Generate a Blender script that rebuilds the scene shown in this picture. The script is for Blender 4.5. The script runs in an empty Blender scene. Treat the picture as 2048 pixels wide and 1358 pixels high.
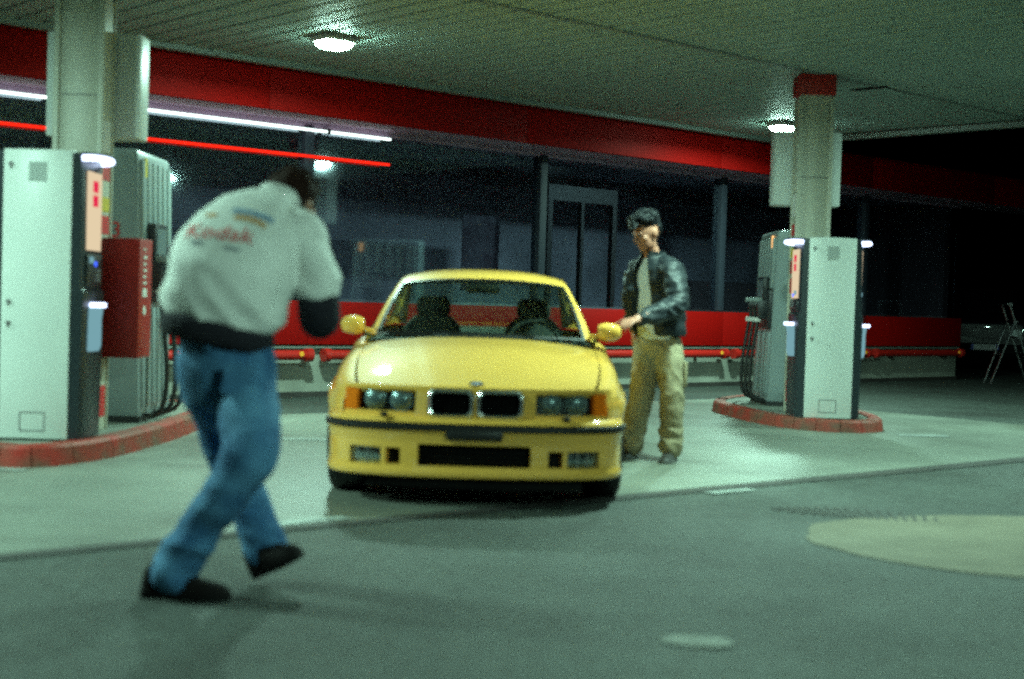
import bpy, bmesh, math, random
from math import sin, cos, pi, radians, sqrt, atan2
from mathutils import Vector, Matrix, noise
from mathutils.bvhtree import BVHTree
random.seed(7)
S = bpy.context.scene
C = S.collection

# ------------------------------------------------------------------ camera
ROLL, PITCH = radians(1.7756), radians(-1.5904)
cd = bpy.data.cameras.new('camera')
cam = bpy.data.objects.new('camera', cd)
C.objects.link(cam)
fw = Vector((0, cos(PITCH), sin(PITCH)))
r0 = Vector((1, 0, 0))
u0 = r0.cross(fw)
rt = r0 * cos(ROLL) + u0 * sin(ROLL)
up = rt.cross(fw)
m = Matrix((rt, up, -fw)).transposed().to_4x4()
m.translation = (0, 0, 1.15)
cam.matrix_world = m
cd.sensor_width = 36.0
cd.lens = 50.0
cd.clip_start = 0.05
cd.clip_end = 3000
cd.dof.use_dof = True
cd.dof.focus_distance = 36.0
cd.dof.aperture_fstop = 1.5
S.camera = cam

# ------------------------------------------------------------------ world (night)
W = bpy.data.worlds.new('World')
S.world = W
W.use_nodes = True
wn = W.node_tree
sky = wn.nodes.new('ShaderNodeTexSky')
sky.sky_type = 'NISHITA'
sky.sun_disc = False
sky.sun_elevation = radians(-4)
sky.sun_rotation = radians(200)
bg = wn.nodes['Background']
bg.inputs['Strength'].default_value = 0.05
wn.links.new(sky.outputs[0], bg.inputs[0])
S.view_settings.view_transform = 'Standard'
S.view_settings.look = 'None'
S.view_settings.gamma = 1
S.view_settings.use_curve_mapping = False
S.view_settings.exposure = 0.0
S.cycles.use_denoising = False      # the fine sampling grain stands in for the film's
S.cycles.max_bounces = 5
S.cycles.diffuse_bounces = 2
S.cycles.glossy_bounces = 3
S.cycles.transparent_max_bounces = 12
S.cycles.sample_clamp_indirect = 1.5
S.cycles.caustics_reflective = False
S.cycles.caustics_refractive = False
S.cycles.use_adaptive_sampling = True
S.cycles.adaptive_threshold = .03
S.cycles.blur_glossy = 0.1
S.cycles.pixel_filter_type = 'BLACKMAN_HARRIS'
S.cycles.filter_width = 2.1
LAMP_COL = (0.56, 1.0, 0.80)
LAMP_POWER = 270.0      # watts of each canopy floodlight

# forecourt frame: canopy, shop and paving run along U (to the right, away), N points to the shop
TH = radians(48.157)
UA = pi / 2 - TH
U = Vector((sin(TH), cos(TH), 0))
N = Vector((-cos(TH), sin(TH), 0))
def un(u, n, z=0.0):
    p = U * u + N * n
    return Vector((p.x, p.y, z))

# ------------------------------------------------------------------ helpers
def tag(o, label=None, cat=None, group=None, kind=None):
    if label: o['label'] = label
    if cat: o['category'] = cat
    if group: o['group'] = group
    if kind: o['kind'] = kind
    return o
def empty(name, loc=(0, 0, 0), rz=0.0):
    o = bpy.data.objects.new(name, None)
    C.objects.link(o)
    o.location = loc
    o.rotation_euler = (0, 0, rz)
    o.empty_display_size = 0.2
    return o
def link_mesh(name, me, mat=None, parent=None, loc=None, rot=None):
    o = bpy.data.objects.new(name, me)
    C.objects.link(o)
    if mat and not me.materials: me.materials.append(mat)
    o.parent = parent
    if loc is not None: o.location = loc
    if rot is not None: o.rotation_euler = rot
    return o

class MB:
    """collects shapes for one mesh"""
    def __init__(s):
        s.v = []; s.f = []
    def add(s, vs, fs, M=None):
        b = len(s.v)
        s.v += [tuple(M @ Vector(v)) if M else tuple(v) for v in vs]
        s.f += [tuple(i + b for i in f) for f in fs]
        return s
    def box(s, x0, x1, y0, y1, z0, z1, M=None):
        return s.add([(x0,y0,z0),(x1,y0,z0),(x1,y1,z0),(x0,y1,z0),(x0,y0,z1),(x1,y0,z1),(x1,y1,z1),(x0,y1,z1)],
                     [(0,3,2,1),(4,5,6,7),(0,1,5,4),(1,2,6,5),(2,3,7,6),(3,0,4,7)], M)
    def prism(s, pts, z0, z1, M=None):
        n = len(pts)
        vs = [(p[0], p[1], z0) for p in pts] + [(p[0], p[1], z1) for p in pts]
        fs = [tuple(range(n - 1, -1, -1)), tuple(range(n, 2 * n))]
        fs += [(i, (i + 1) % n, n + (i + 1) % n, n + i) for i in range(n)]
        return s.add(vs, fs, M)
    def tube(s, pts, r, seg=10, cap=True):
        pts = [Vector(p) for p in pts]
        rs = r if isinstance(r, (list, tuple)) else [r] * len(pts)
        b = len(s.v); prev = None
        for i, p in enumerate(pts):
            t = (pts[min(i + 1, len(pts) - 1)] - pts[max(i - 1, 0)]).normalized()
            a = prev if prev is not None else (Vector((0, 0, 1)) if abs(t.z) < .9 else Vector((1, 0, 0)))
            a = (a - t * a.dot(t)).normalized(); prev = a
            c = t.cross(a)
            for k in range(seg):
                an = 2 * pi * k / seg
                s.v.append(tuple(p + (a * cos(an) + c * sin(an)) * rs[i]))
        for i in range(len(pts) - 1):
            for k in range(seg):
                k2 = (k + 1) % seg
                s.f.append((b + i*seg + k, b + i*seg + k2, b + (i+1)*seg + k2, b + (i+1)*seg + k))
        if cap:
            s.f.append(tuple(b + k for k in range(seg - 1, -1, -1)))
            e = b + (len(pts) - 1) * seg
            s.f.append(tuple(e + k for k in range(seg)))
        return s
    def loft(s, rings, cap=True, closed=True):
        b = len(s.v); n = len(rings[0])
        for r in rings: s.v += [tuple(p) for p in r]
        for i in range(len(rings) - 1):
            for k in range(n if closed else n - 1):
                k2 = (k + 1) % n
                s.f.append((b + i*n + k, b + i*n + k2, b + (i+1)*n + k2, b + (i+1)*n + k))
        if cap:
            s.f.append(tuple(b + k for k in range(n - 1, -1, -1)))
            e = b + (len(rings) - 1) * n
            s.f.append(tuple(e + k for k in range(n)))
        return s
    def grid(s, G):
        b = len(s.v); n = len(G[0])
        for r in G: s.v += [tuple(p) for p in r]
        for i in range(len(G) - 1):
            for k in range(n - 1):
                s.f.append((b + i*n + k, b + i*n + k + 1, b + (i+1)*n + k + 1, b + (i+1)*n + k))
        return s
    def ellipsoid(s, c, r, seg=16, rings=10, M=None):
        vs = []; fs = []
        for i in range(rings + 1):
            t = pi * i / rings
            for k in range(seg):
                a = 2 * pi * k / seg
                vs.append((c[0] + r[0]*sin(t)*cos(a), c[1] + r[1]*sin(t)*sin(a), c[2] + r[2]*cos(t)))
        for i in range(rings):
            for k in range(seg):
                k2 = (k + 1) % seg
                fs.append((i*seg + k, (i+1)*seg + k, (i+1)*seg + k2, i*seg + k2))
        return s.add(vs, fs, M)
    def mesh(s, name, smooth=False, bevel=0.0, seg=2, fix=True, angle=40):
        me = bpy.data.meshes.new(name)
        me.from_pydata(s.v, [], s.f)
        bm = bmesh.new(); bm.from_mesh(me)
        if fix:
            bmesh.ops.remove_doubles(bm, verts=bm.verts, dist=1e-5)
            bmesh.ops.recalc_face_normals(bm, faces=bm.faces)
        if bevel > 0:
            es = [e for e in bm.edges if len(e.link_faces) == 2 and e.calc_face_angle(0) > radians(35)]
            bmesh.ops.bevel(bm, geom=es, offset=bevel, segments=seg, affect='EDGES', profile=.5, clamp_overlap=True)
        if smooth or bevel > 0:
            for f in bm.faces: f.smooth = True
            for e in bm.edges:
                if len(e.link_faces) == 2 and e.calc_face_angle(0) > radians(angle): e.smooth = False
        bm.to_mesh(me); bm.free()
        return me
    def build(s, name, mat, parent=None, smooth=False, bevel=0.0, loc=None, rot=None, **kw):
        return link_mesh(name, s.mesh(name, smooth, bevel, **kw), mat, parent, loc, rot)

def copy_tree(o, parent=None):
    c = o.copy(); C.objects.link(c); c.parent = parent
    for ch in list(o.children): copy_tree(ch, c)
    return c

def lerp_tab(t, x):
    if x <= t[0][0]: return t[0][1]
    for (a, va), (b, vb) in zip(t, t[1:]):
        if x <= b:
            k = (x - a) / (b - a)
            return va + (vb - va) * k
    return t[-1][1]
def smooth_tab(t, x):
    """Catmull-Rom through a table"""
    if x <= t[0][0]: return t[0][1]
    if x >= t[-1][0]: return t[-1][1]
    for i in range(len(t) - 1):
        if x <= t[i+1][0]:
            x0, y0 = t[max(i-1, 0)]; x1, y1 = t[i]; x2, y2 = t[i+1]; x3, y3 = t[min(i+2, len(t)-1)]
            h = x2 - x1; k = (x - x1) / h
            m1 = (y2 - y0) / (x2 - x0) * h; m2 = (y3 - y1) / (x3 - x1) * h
            return (2*k**3-3*k**2+1)*y1 + (k**3-2*k**2+k)*m1 + (-2*k**3+3*k**2)*y2 + (k**3-k**2)*m2
def catmull(pts, n):
    P = [Vector(p) for p in pts]; out = []
    seg = len(P) - 1
    for i in range(n):
        t = i / (n - 1) * seg; k = min(int(t), seg - 1); f = t - k
        p0 = P[max(k-1, 0)]; p1 = P[k]; p2 = P[k+1]; p3 = P[min(k+2, seg)]
        out.append(.5*((2*p1) + (p2-p0)*f + (2*p0-5*p1+4*p2-p3)*f*f + (3*p1-p0-3*p2+p3)*f**3))
    return out

# ------------------------------------------------------------------ materials
def mat(name, col, rough=.5, metal=0.0, coat=0.0, coat_r=.03, coat_ior=1.5, var=0.0, vscale=3.0, bump=0.0, bscale=60.0, spec=.5,
        col2=None, stretch=None, sheen=0.0, emit=None, estr=0.0):
    m = bpy.data.materials.new(name); m.use_nodes = True
    nt = m.node_tree; b = nt.nodes['Principled BSDF']
    b.inputs['Base Color'].default_value = (*col, 1)
    b.inputs['Roughness'].default_value = rough
    b.inputs['Metallic'].default_value = metal
    b.inputs['Coat Weight'].default_value = coat
    b.inputs['Coat Roughness'].default_value = coat_r
    b.inputs['Specular IOR Level'].default_value = spec
    b.inputs['Coat IOR'].default_value = coat_ior
    if sheen: b.inputs['Sheen Weight'].default_value = sheen
    if emit:
        b.inputs['Emission Color'].default_value = (*emit, 1)
        b.inputs['Emission Strength'].default_value = estr
    if var > 0 or col2 or bump > 0:
        tc = nt.nodes.new('ShaderNodeTexCoord'); src = tc.outputs['Object']
        if stretch:
            mp = nt.nodes.new('ShaderNodeMapping'); mp.inputs['Scale'].default_value = stretch
            nt.links.new(src, mp.inputs['Vector']); src = mp.outputs[0]
    if var > 0 or col2:
        nz = nt.nodes.new('ShaderNodeTexNoise')
        nz.inputs['Scale'].default_value = vscale; nz.inputs['Detail'].default_value = 6; nz.inputs['Roughness'].default_value = .6
        nt.links.new(src, nz.inputs['Vector'])
        rp = nt.nodes.new('ShaderNodeValToRGB')
        c2 = col2 or tuple(c * (1 - var) for c in col)
        c1 = col if col2 else tuple(min(1, c * (1 + var * .6)) for c in col)
        rp.color_ramp.elements[0].position = .35; rp.color_ramp.elements[1].position = .68
        rp.color_ramp.elements[0].color = (*c2, 1); rp.color_ramp.elements[1].color = (*c1, 1)
        nt.links.new(nz.outputs[0], rp.inputs[0]); nt.links.new(rp.outputs[0], b.inputs['Base Color'])
        mr = nt.nodes.new('ShaderNodeMapRange')
        mr.inputs['To Min'].default_value = min(1, rough * 1.15); mr.inputs['To Max'].default_value = rough * .85
        nt.links.new(nz.outputs[0], mr.inputs[0]); nt.links.new(mr.outputs[0], b.inputs['Roughness'])
    if bump > 0:
        n2 = nt.nodes.new('ShaderNodeTexNoise')
        n2.inputs['Scale'].default_value = bscale; n2.inputs['Detail'].default_value = 4
        nt.links.new(src, n2.inputs['Vector'])
        bp = nt.nodes.new('ShaderNodeBump'); bp.inputs['Strength'].default_value = bump; bp.inputs['Distance'].default_value = .01
        nt.links.new(n2.outputs[0], bp.inputs['Height']); nt.links.new(bp.outputs[0], b.inputs['Normal'])
    return m
def emis(name, col, strength):
    m = bpy.data.materials.new(name); m.use_nodes = True
    nt = m.node_tree; nt.nodes.remove(nt.nodes['Principled BSDF'])
    e = nt.nodes.new('ShaderNodeEmission'); e.inputs[0].default_value = (*col, 1); e.inputs[1].default_value = strength
    nt.links.new(e.outputs[0], nt.nodes['Material Output'].inputs[0])
    return m
def glass(name, tint, ior=1.5, rough=.02, refl=(1, 1, 1)):
    m = bpy.data.materials.new(name); m.use_nodes = True
    nt = m.node_tree; nt.nodes.remove(nt.nodes['Principled BSDF'])
    t = nt.nodes.new('ShaderNodeBsdfTransparent'); t.inputs[0].default_value = (*tint, 1)
    g = nt.nodes.new('ShaderNodeBsdfGlossy'); g.inputs[0].default_value = (*refl, 1); g.inputs['Roughness'].default_value = rough
    lw = nt.nodes.new('ShaderNodeLayerWeight'); lw.inputs[0].default_value = .5
    pw = nt.nodes.new('ShaderNodeMath'); pw.operation = 'POWER'; pw.inputs[1].default_value = 5
    r0_ = ((ior - 1)/(ior + 1))**2 * 1.7
    mr = nt.nodes.new('ShaderNodeMapRange'); mr.inputs['To Min'].default_value = r0_; mr.inputs['To Max'].default_value = 1
    nt.links.new(lw.outputs['Facing'], pw.inputs[0]); nt.links.new(pw.outputs[0], mr.inputs[0])
    mx = nt.nodes.new('ShaderNodeMixShader')
    nt.links.new(mr.outputs[0], mx.inputs[0]); nt.links.new(t.outputs[0], mx.inputs[1]); nt.links.new(g.outputs[0], mx.inputs[2])
    nt.links.new(mx.outputs[0], nt.nodes['Material Output'].inputs[0])
    return m

M = {}
M['asphalt'] = mat('asphalt', (.050, .061, .053), .7, var=.35, vscale=.6, bump=.7, bscale=110)
def stains(m, scale, lo, hi, k):
    nt = m.node_tree; b = nt.nodes['Principled BSDF']
    src = b.inputs['Base Color'].links[0].from_socket
    tc = nt.nodes.new('ShaderNodeTexCoord'); nz = nt.nodes.new('ShaderNodeTexNoise')
    nz.inputs['Scale'].default_value = scale; nz.inputs['Detail'].default_value = 7; nz.inputs['Roughness'].default_value = .65; nz.inputs['Distortion'].default_value = .6
    nt.links.new(tc.outputs['Object'], nz.inputs['Vector'])
    rp = nt.nodes.new('ShaderNodeValToRGB'); rp.color_ramp.elements[0].position = lo; rp.color_ramp.elements[1].position = hi
    rp.color_ramp.elements[0].color = (1, 1, 1, 1); rp.color_ramp.elements[1].color = (k, k*.97, k*.92, 1)
    mx = nt.nodes.new('ShaderNodeMix'); mx.data_type = 'RGBA'; mx.blend_type = 'MULTIPLY'; mx.inputs[0].default_value = 1
    nt.links.new(nz.outputs[0], rp.inputs[0]); nt.links.new(src, mx.inputs[6]); nt.links.new(rp.outputs[0], mx.inputs[7])
    nt.links.new(mx.outputs[2], b.inputs['Base Color'])
stains(M['asphalt'], .9, .52, .66, .62)
stains(M['asphalt'], 14, .42, .60, .60)
M['concrete'] = mat('concrete', (.175, .19, .16), .5, var=.34, vscale=.65, bump=.25, bscale=90)
stains(M['concrete'], .55, .50, .68, .66)
M['patch'] = mat('patch', (.155, .138, .092), .75, var=.2, vscale=2.5, bump=.3, bscale=90)
M['bar'] = mat('drain_bar', (.035, .033, .03), .8)
M['joint'] = mat('joint', (.035, .033, .03), .8, var=.3, vscale=6)
M['mark'] = mat('mark', (.27, .30, .28), .6, var=.4, vscale=5)
M['pale'] = mat('pale_stain', (.20, .21, .18), .7, var=.3, vscale=9)
M['slat'] = mat('slat', (.305, .385, .35), .55, var=.1, vscale=1.5, spec=.15)
M['canopy_edge'] = mat('canopy_edge', (.17, .20, .18), .5)
M['dark'] = mat('dark', (.012, .012, .013), .55)
M['black'] = mat('black', (.005, .005, .005), .8, spec=.15)
M['red_panel'] = mat('red_panel', (.30, .003, .002), .6, var=.12, vscale=.8, spec=.1)
M['red_box'] = mat('red_box', (.34, .012, .006), .5, var=.1, vscale=3)
M['red_curb'] = mat('red_curb', (.36, .015, .007), .6, col2=(.13, .065, .04), vscale=4.5, bump=.3, bscale=60)
M['wall'] = mat('wall', (.28, .29, .245), .7, var=.25, vscale=1.6, bump=.2, bscale=40)
M['plinth'] = mat('plinth', (.035, .03, .027), .7, var=.3, vscale=3)
M['soffit'] = mat('soffit', (.40, .27, .40), .6, var=.12, vscale=2)
M['mullion'] = mat('mullion', (.03, .035, .05), .6, spec=.2)
M['frame'] = mat('door_frame', (.03, .027, .025), .5)
M['shop_glass'] = glass('shop_glass', (.80, .82, .88), 1.75, .045, (.80, .92, 1.0))
M['room'] = mat('room', (.12, .10, .11), .8, var=.4, vscale=.6)
M['room_blue'] = mat('room_blue', (.46, .46, .54), .85, var=.5, vscale=.5)
M['room_floor'] = mat('room_floor', (.04, .04, .042), .5)
M['white_paint'] = mat('white_paint', (.68, .72, .69), .4, var=.06, vscale=2, bump=.03, bscale=200)
M['cream_paint'] = mat('cream_paint', (.52, .51, .42), .42, var=.08, vscale=2)
M['kiosk_dark'] = mat('kiosk_dark', (.018, .026, .032), .35)
M['pump_grey'] = mat('pump_grey', (.22, .265, .27), .38, var=.06, vscale=2)
M['pump_light'] = mat('pump_light', (.25, .30, .30), .35)
M['vent_slot'] = mat('vent_slot', (.36, .39, .38), .6)
M['vent'] = mat('vent', (.50, .54, .52), .5)
M['pump_dark'] = mat('pump_dark', (.02, .022, .025), .4)
M['rubber'] = mat('rubber', (.008, .008, .008), .5)
M['chrome'] = mat('chrome', (.75, .75, .75), .24, metal=1)
M['alu'] = mat('aluminium', (.62, .64, .66), .25, metal=1)
M['grey'] = mat('grey', (.2, .2, .2), .5)
M['label_white'] = mat('label_white', (.7, .7, .66), .5)
M['label_red'] = mat('label_red', (.55, .02, .02), .5)
M['label_yellow'] = mat('label_yellow', (.6, .45, .03), .5)
M['led_white'] = emis('led_white', (.60, .72, 1.0), 4.0)
M['led_blue'] = emis('led_blue', (.05, .12, 1.0), 2.0)
M['led_tray'] = emis('led_tray', (.30, .62, .70), .6)
M['screen'] = emis('screen', (1.0, .80, .52), .78)
M['screen_red'] = emis('screen_red', (1.0, .03, .10), .8)
M['disp'] = emis('display', (1.0, .55, .2), 1.4)
M['tube_white'] = emis('tube_white', (.80, 1.0, .95), 3.0)
M['tube_red'] = emis('tube_red', (1.0, .018, .006), 1.7)
M['lamp'] = emis('lamp', LAMP_COL, 110.0)
M['far_light'] = emis('far_light', (1.0, .45, .15), 3)
M['rail_red'] = mat('rail_red', (.45, .015, .01), .35, var=.1)
M['reflector'] = mat('reflector', (.8, .35, .03), .25, emit=(1, .4, .03), estr=.12)
# car
M['paint'] = mat('yellow_paint', (.97, .53, .09), .5, coat=1.0, coat_r=.03, coat_ior=1.8, var=.03, vscale=2, spec=.15)
M['car_glass'] = glass('car_glass', (.74, .88, .80), 1.5, .015)
M['lamp_glass'] = glass('lamp_glass', (.82, .88, .88), 1.5, .02)
M['trim'] = mat('black_trim', (.012, .011, .011), .45)
M['interior'] = mat('interior', (.022, .024, .023), .75)
M['seat'] = mat('seat', (.014, .013, .013), .8)
M['amber'] = mat('amber', (.75, .17, .01), .15, coat=1, emit=(1, .22, .01), estr=.05)
M['reflector_bowl'] = mat('reflector_bowl', (.55, .6, .62), .18, metal=1)
M['bulb_lens'] = mat('bulb_lens', (.26, .31, .32), .28, metal=.5)
M['badge_blue'] = mat('badge_blue', (.02, .08, .35), .25, coat=1)
M['badge_white'] = mat('badge_white', (.7, .7, .7), .25, coat=1)
M['rim'] = mat('rim', (.45, .46, .47), .25, metal=1)
M['suv'] = mat('suv_paint', (.01, .01, .013), .4, coat=.6)
M['plate'] = mat('plate', (.6, .6, .6), .4)
M['plate_blue'] = mat('plate_blue', (.02, .06, .5), .4)
# people
M['skin'] = mat('skin', (.46, .22, .145), .5, var=.1, vscale=9)
M['skin2'] = mat('skin2', (.42, .18, .115), .5, var=.1, vscale=9)
M['hair_brown'] = mat('hair_brown', (.022, .008, .005), .75, bump=.8, bscale=55, stretch=(1, 1, .3), spec=.12)
M['hair_black'] = mat('hair_black', (.004, .005, .007), .5, bump=.9, bscale=45, spec=.2)
M['jacket_white'] = mat('jacket_white', (.93, .92, .89), .8, var=.08, vscale=6, bump=.15, bscale=160)
M['knit_dark'] = mat('knit_dark', (.012, .010, .018), .9, bump=.4, bscale=220)
M['denim'] = mat('denim', (.12, .30, .50), .85, col2=(.018, .09, .22), vscale=4.5, bump=.3, bscale=220)
M['shoe'] = mat('shoe', (.008, .006, .006), .8, spec=.12)
M['leather'] = mat('leather', (.006, .010, .014), .56, bump=.4, bscale=28, spec=.4)
M['tee'] = mat('tee', (.95, .95, .92), .85)
M['khaki'] = mat('khaki', (.31, .255, .155), .85, var=.18, vscale=7, bump=.2, bscale=150)
M['print_blue'] = mat('print_blue', (.30, .42, .58), .8)
M['print_orange'] = mat('print_orange', (.70, .40, .20), .8)
M['print_red'] = mat('print_red', (.75, .02, .02), .8)
M['print_grey'] = mat('print_grey', (.30, .32, .36), .8)
M['sneaker'] = mat('sneaker', (.02, .018, .016), .6)
M['sole'] = mat('sole', (.10, .10, .09), .6)

def text_mesh(txt, size, name, thick=0.0015):
    cu = bpy.data.curves.new(name, 'FONT'); cu.body = txt; cu.size = size
    cu.align_x = 'CENTER'; cu.align_y = 'CENTER'; cu.extrude = thick; cu.resolution_u = 2
    o = bpy.data.objects.new(name, cu); C.objects.link(o)
    dg = bpy.context.evaluated_depsgraph_get()
    me = bpy.data.meshes.new_from_object(o.evaluated_get(dg))
    bpy.data.objects.remove(o); bpy.data.curves.remove(cu)
    return me

# ================================================================== SETTING
g = MB().grid([[(-400 + 80*i, -400 + 80*j, 0) for i in range(11)] for j in range(11)])
tag(g.build('ground', M['asphalt']), kind='structure')
def flat(name, pts, z, m, kind='structure'):
    b = MB(); b.add([(p[0], p[1], z) for p in pts], [tuple(range(len(pts)))])
    o = b.build(name, m)
    return tag(o, kind=kind)
PAD = [un(-6, 5.95), un(14.0, 5.75), un(14.0, 11.4), un(-6, 11.4)]
flat('concrete_pad', PAD, .004, M['concrete'])
flat('pavement_joint', [un(-6, 5.80), un(4.0, 5.78), un(10, 5.62), un(14.0, 5.60), un(14, 5.74), un(4, 5.90), un(-6, 5.945)], .006, M['joint'])
# concrete repair disc on the asphalt
cpts = []
for k in range(40):
    a = 2*pi*k/40
    r = 1 + .07*noise.noise(Vector((cos(a)*2, sin(a)*2, 3))) + .03*noise.noise(Vector((cos(a)*7, sin(a)*7, 3)))
    cpts.append((3.0 + 1.5*r*cos(a)*1.0 + .0, 7.1 + 1.0*r*sin(a), 0))
flat('concrete_patch', cpts, .005, M['patch'])
for k, (cx, cy, rx, ry, ro) in enumerate([(.665, 4.83, .125, .085, -.1), (.72, 4.80, .07, .05, .4)]):
    pp = []
    for i in range(24):
        a = 2*pi*i/24; r = 1 + .22*noise.noise(Vector((cos(a)*1.6 + k*9, sin(a)*1.6, 1)))
        x, y = rx*r*cos(a), ry*r*sin(a)
        pp.append((cx + x*cos(ro) - y*sin(ro), cy + x*sin(ro) + y*cos(ro), 0))
    flat('pale_stain', pp, .005 + .002*k, M['pale'])
# painted dashes
for pts in ([un(3.75, 5.93), un(4.25, 5.93), un(4.25, 6.03), un(3.75, 6.03)],
            [un(6.7, 5.60), un(7.1, 5.58), un(7.1, 5.66), un(6.7, 5.68)],
            [Vector((-1.78, 11.08, 0)), Vector((-1.1, 11.08, 0)), Vector((-1.1, 11.2, 0)), Vector((-1.78, 11.2, 0))],
            [Vector((3.62, 13.1, 0)), Vector((4.1, 13.15, 0)), Vector((4.1, 13.35, 0)), Vector((3.62, 13.3, 0))],
            [Vector((-3.3, 8.70, 0)), Vector((-2.98, 8.72, 0)), Vector((-2.98, 8.84, 0)), Vector((-3.3, 8.82, 0))]):
    flat('road_marking', pts, .0085, M['mark'])
# drain grate: curved row of bars
gr = empty('drain_grate', (1.95, 7.9, 0)); tag(gr, 'row of dark drain bars set in the asphalt beside the round concrete patch', 'grate')
for k in range(17):
    t = k / 16
    cx = -.42 + .86*t; cy = .20 + .10*sin(t*pi) - .20*t
    h = .10 + .20*sin(pi*min(1, t*1.0))**.7
    MB().box(-.011, .011, -h*.9, h*.4, .002, .0055).build('bar', M['bar'], gr, loc=(cx, cy, 0), rot=(0, 0, .25 - .5*t))

# ------------------------------------------------------------------ canopy
ZC = 3.5
can = empty('canopy', un(0, 0), UA)
tag(can, 'flat pale slatted canopy roof over the pumps', 'canopy')
u0_, u1_, nA, nS, nB = -4.0, 16.15, -2.2, 8.62, 12.42
PIT = .24
def slat_mesh(length, name):
    b = MB(); w = PIT - .03
    prof = [(0, .02), (0, .004), (.006, 0), (w - .006, 0), (w, .004), (w, .02)]
    b.loft([[(x, y, z) for x, z in prof] for y in (0, length)])
    return b.mesh(name)
sA = slat_mesh(nS - .03 - nA, 'slat'); sB = slat_mesh(nB - nS - .03, 'slat')
k = 0
while u0_ + (k + 1)*PIT < u1_:
    for me, n0 in ((sA, nA), (sB, nS + .03)):
        link_mesh('slat', me, M['slat'], can, (u0_ + k*PIT, n0, ZC + random.uniform(-.0015, .0015)))
    k += 1
MB().box(u0_, u1_, nA, nB, ZC + .03, ZC + .06).build('backing', M['dark'], can)
MB().box(u0_, 12.72, nS - .035, nS + .035, ZC - .012, ZC + .02).build('seam_strip', M['canopy_edge'], can)
MB().box(13.06, u1_, nS - .03, nS + .03, ZC - .01, ZC + .02).build('seam_strip', M['canopy_edge'], can)
MB().box(12.74, 12.86, nS - .06, nS + .36, ZC - .008, ZC + .015).build('open_gap', M['black'], can)
MB().box(u0_ - .1, u1_ + .1, nB, nB + .1, ZC - .05, ZC + .55).build('edge_trim', M['canopy_edge'], can, bevel=.01)
MB().box(u1_, u1_ + .1, nA, nB, ZC - .05, ZC + .55).build('edge_trim', M['canopy_edge'], can, bevel=.01)
MB().box(u0_ - .1, u0_, nA, nB, ZC - .05, ZC + .55).build('edge_trim', M['canopy_edge'], can)
MB().box(u0_ - .1, u1_ + .1, nA - .1, nA, ZC - .05, ZC + .55).build('edge_trim', M['canopy_edge'], can)
MB().box(u0_, u1_, nA, nB, ZC + .5, ZC + .55).build('roof_deck', M['grey'], can)

lampE = empty('canopy_lamp')
MB().box(-.17, .17, -.14, .14, -.06, -.002).build('housing', M['label_white'], lampE, bevel=.01)
b = MB()
rings = []
for z, s_ in ((-.02, 1), (-.06, 1), (-.09, .92), (-.108, .72), (-.115, .4)):
    rings.append([(.145*s_*cx, .115*s_*cy, z) for cx, cy in ((-1,-.8),(-.8,-1),(.8,-1),(1,-.8),(1,.8),(.8,1),(-.8,1),(-1,.8))])
b.loft(rings).build('lens', M['lamp'], lampE, smooth=True)
MB().box(-.18, .18, -.012, .012, -.03, -.004).build('clamp', M['grey'], lampE, loc=(0, -.155, 0))
la = bpy.data.lights.new('floodlight_bulb', 'AREA')
la.shape = 'RECTANGLE'; la.size = .27; la.size_y = .20
la.energy = LAMP_POWER; la.color = LAMP_COL; la.spread = radians(172)
lo = bpy.data.objects.new('bulb', la); C.objects.link(lo); lo.parent = lampE; lo.location = (0, 0, -.118)
first = True
LAMPS = [(7.42, 10.84), (14.55, 11.24), (-.3, 11.1), (.9, 7.6), (7.72, 5.85), (14.05, 5.85), (3.2, -.3), (14.05, .3)]  # next-to-last lamp is an added fill off the grid, brightening camera-facing sides
if True:
    for u, n in LAMPS:
        o = lampE if first else copy_tree(lampE)
        first = False
        o.location = un(u, n, ZC); o.rotation_euler = (0, 0, UA)
        lab = 'canopy floodlight outside the picture above the forecourt, one of them an added fill'
        if u == 7.42: lab = 'glowing canopy floodlight left of centre, above the crouching person'
        if u == 14.55: lab = 'glowing canopy floodlight at far corner beside the right column'
        tag(o, lab, 'lamp', 'floodlights under the canopy')

# ------------------------------------------------------------------ shop
NW, NF = 13.3, 12.68
shop = empty('shop_building', un(0, 0), UA)
tag(shop, 'single storey filling station shop with red fascia and dark glass front', 'building')
SU0, SU1 = -8.0, 22.3
ZG0, ZG1 = 1.09, 2.98
MB().box(SU0, SU1, NW, NW + .2, .06, .585).build('base_wall', M['wall'], shop)
MB().box(SU0, SU1, NW - .03, NW + .2, 0, .06).build('plinth', M['plinth'], shop)
MB().box(SU0, SU1, NW - .06, NW + .18, .545, .575).build('ledge', M['canopy_edge'], shop)
PL = 3.55
us = [12.35 + PL*k for k in range(-6, 4)]
for a in us:
    a0, a1 = max(a, SU0), min(a + PL, SU1)
    if a1 - a0 < .3: continue
    MB().box(a0 + .004, a1 - .004, NW - .085, NW + .1, .59, ZG0 - .02).build('red_panel', M['red_panel'], shop, bevel=.006)
    MB().box(a0 + .06, a1 - .06, NW + .04, NW + .055, ZG0 + .01, ZG1).build('window_pane', M['shop_glass'], shop)
    MB().box(a0 - .06, a0 + .06, NW - .03, NW + .12, ZG0, ZG1 + .02).build('mullion', M['mullion'], shop, bevel=.006)
for a in [7.9 + 3.6*k for k in range(-5, 6)]:
    a0, a1 = max(a, SU0), min(a + 3.6, 27.0)
    MB().box(a0 + .003, a1 - .003, NF, NF + .06, 3.04, 3.52).build('fascia_panel', M['red_panel'], shop, bevel=.006)
MB().box(SU0, 27, NF + .06, NW + .3, 3.042, 3.10).build('soffit', M['soffit'], shop)
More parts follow.
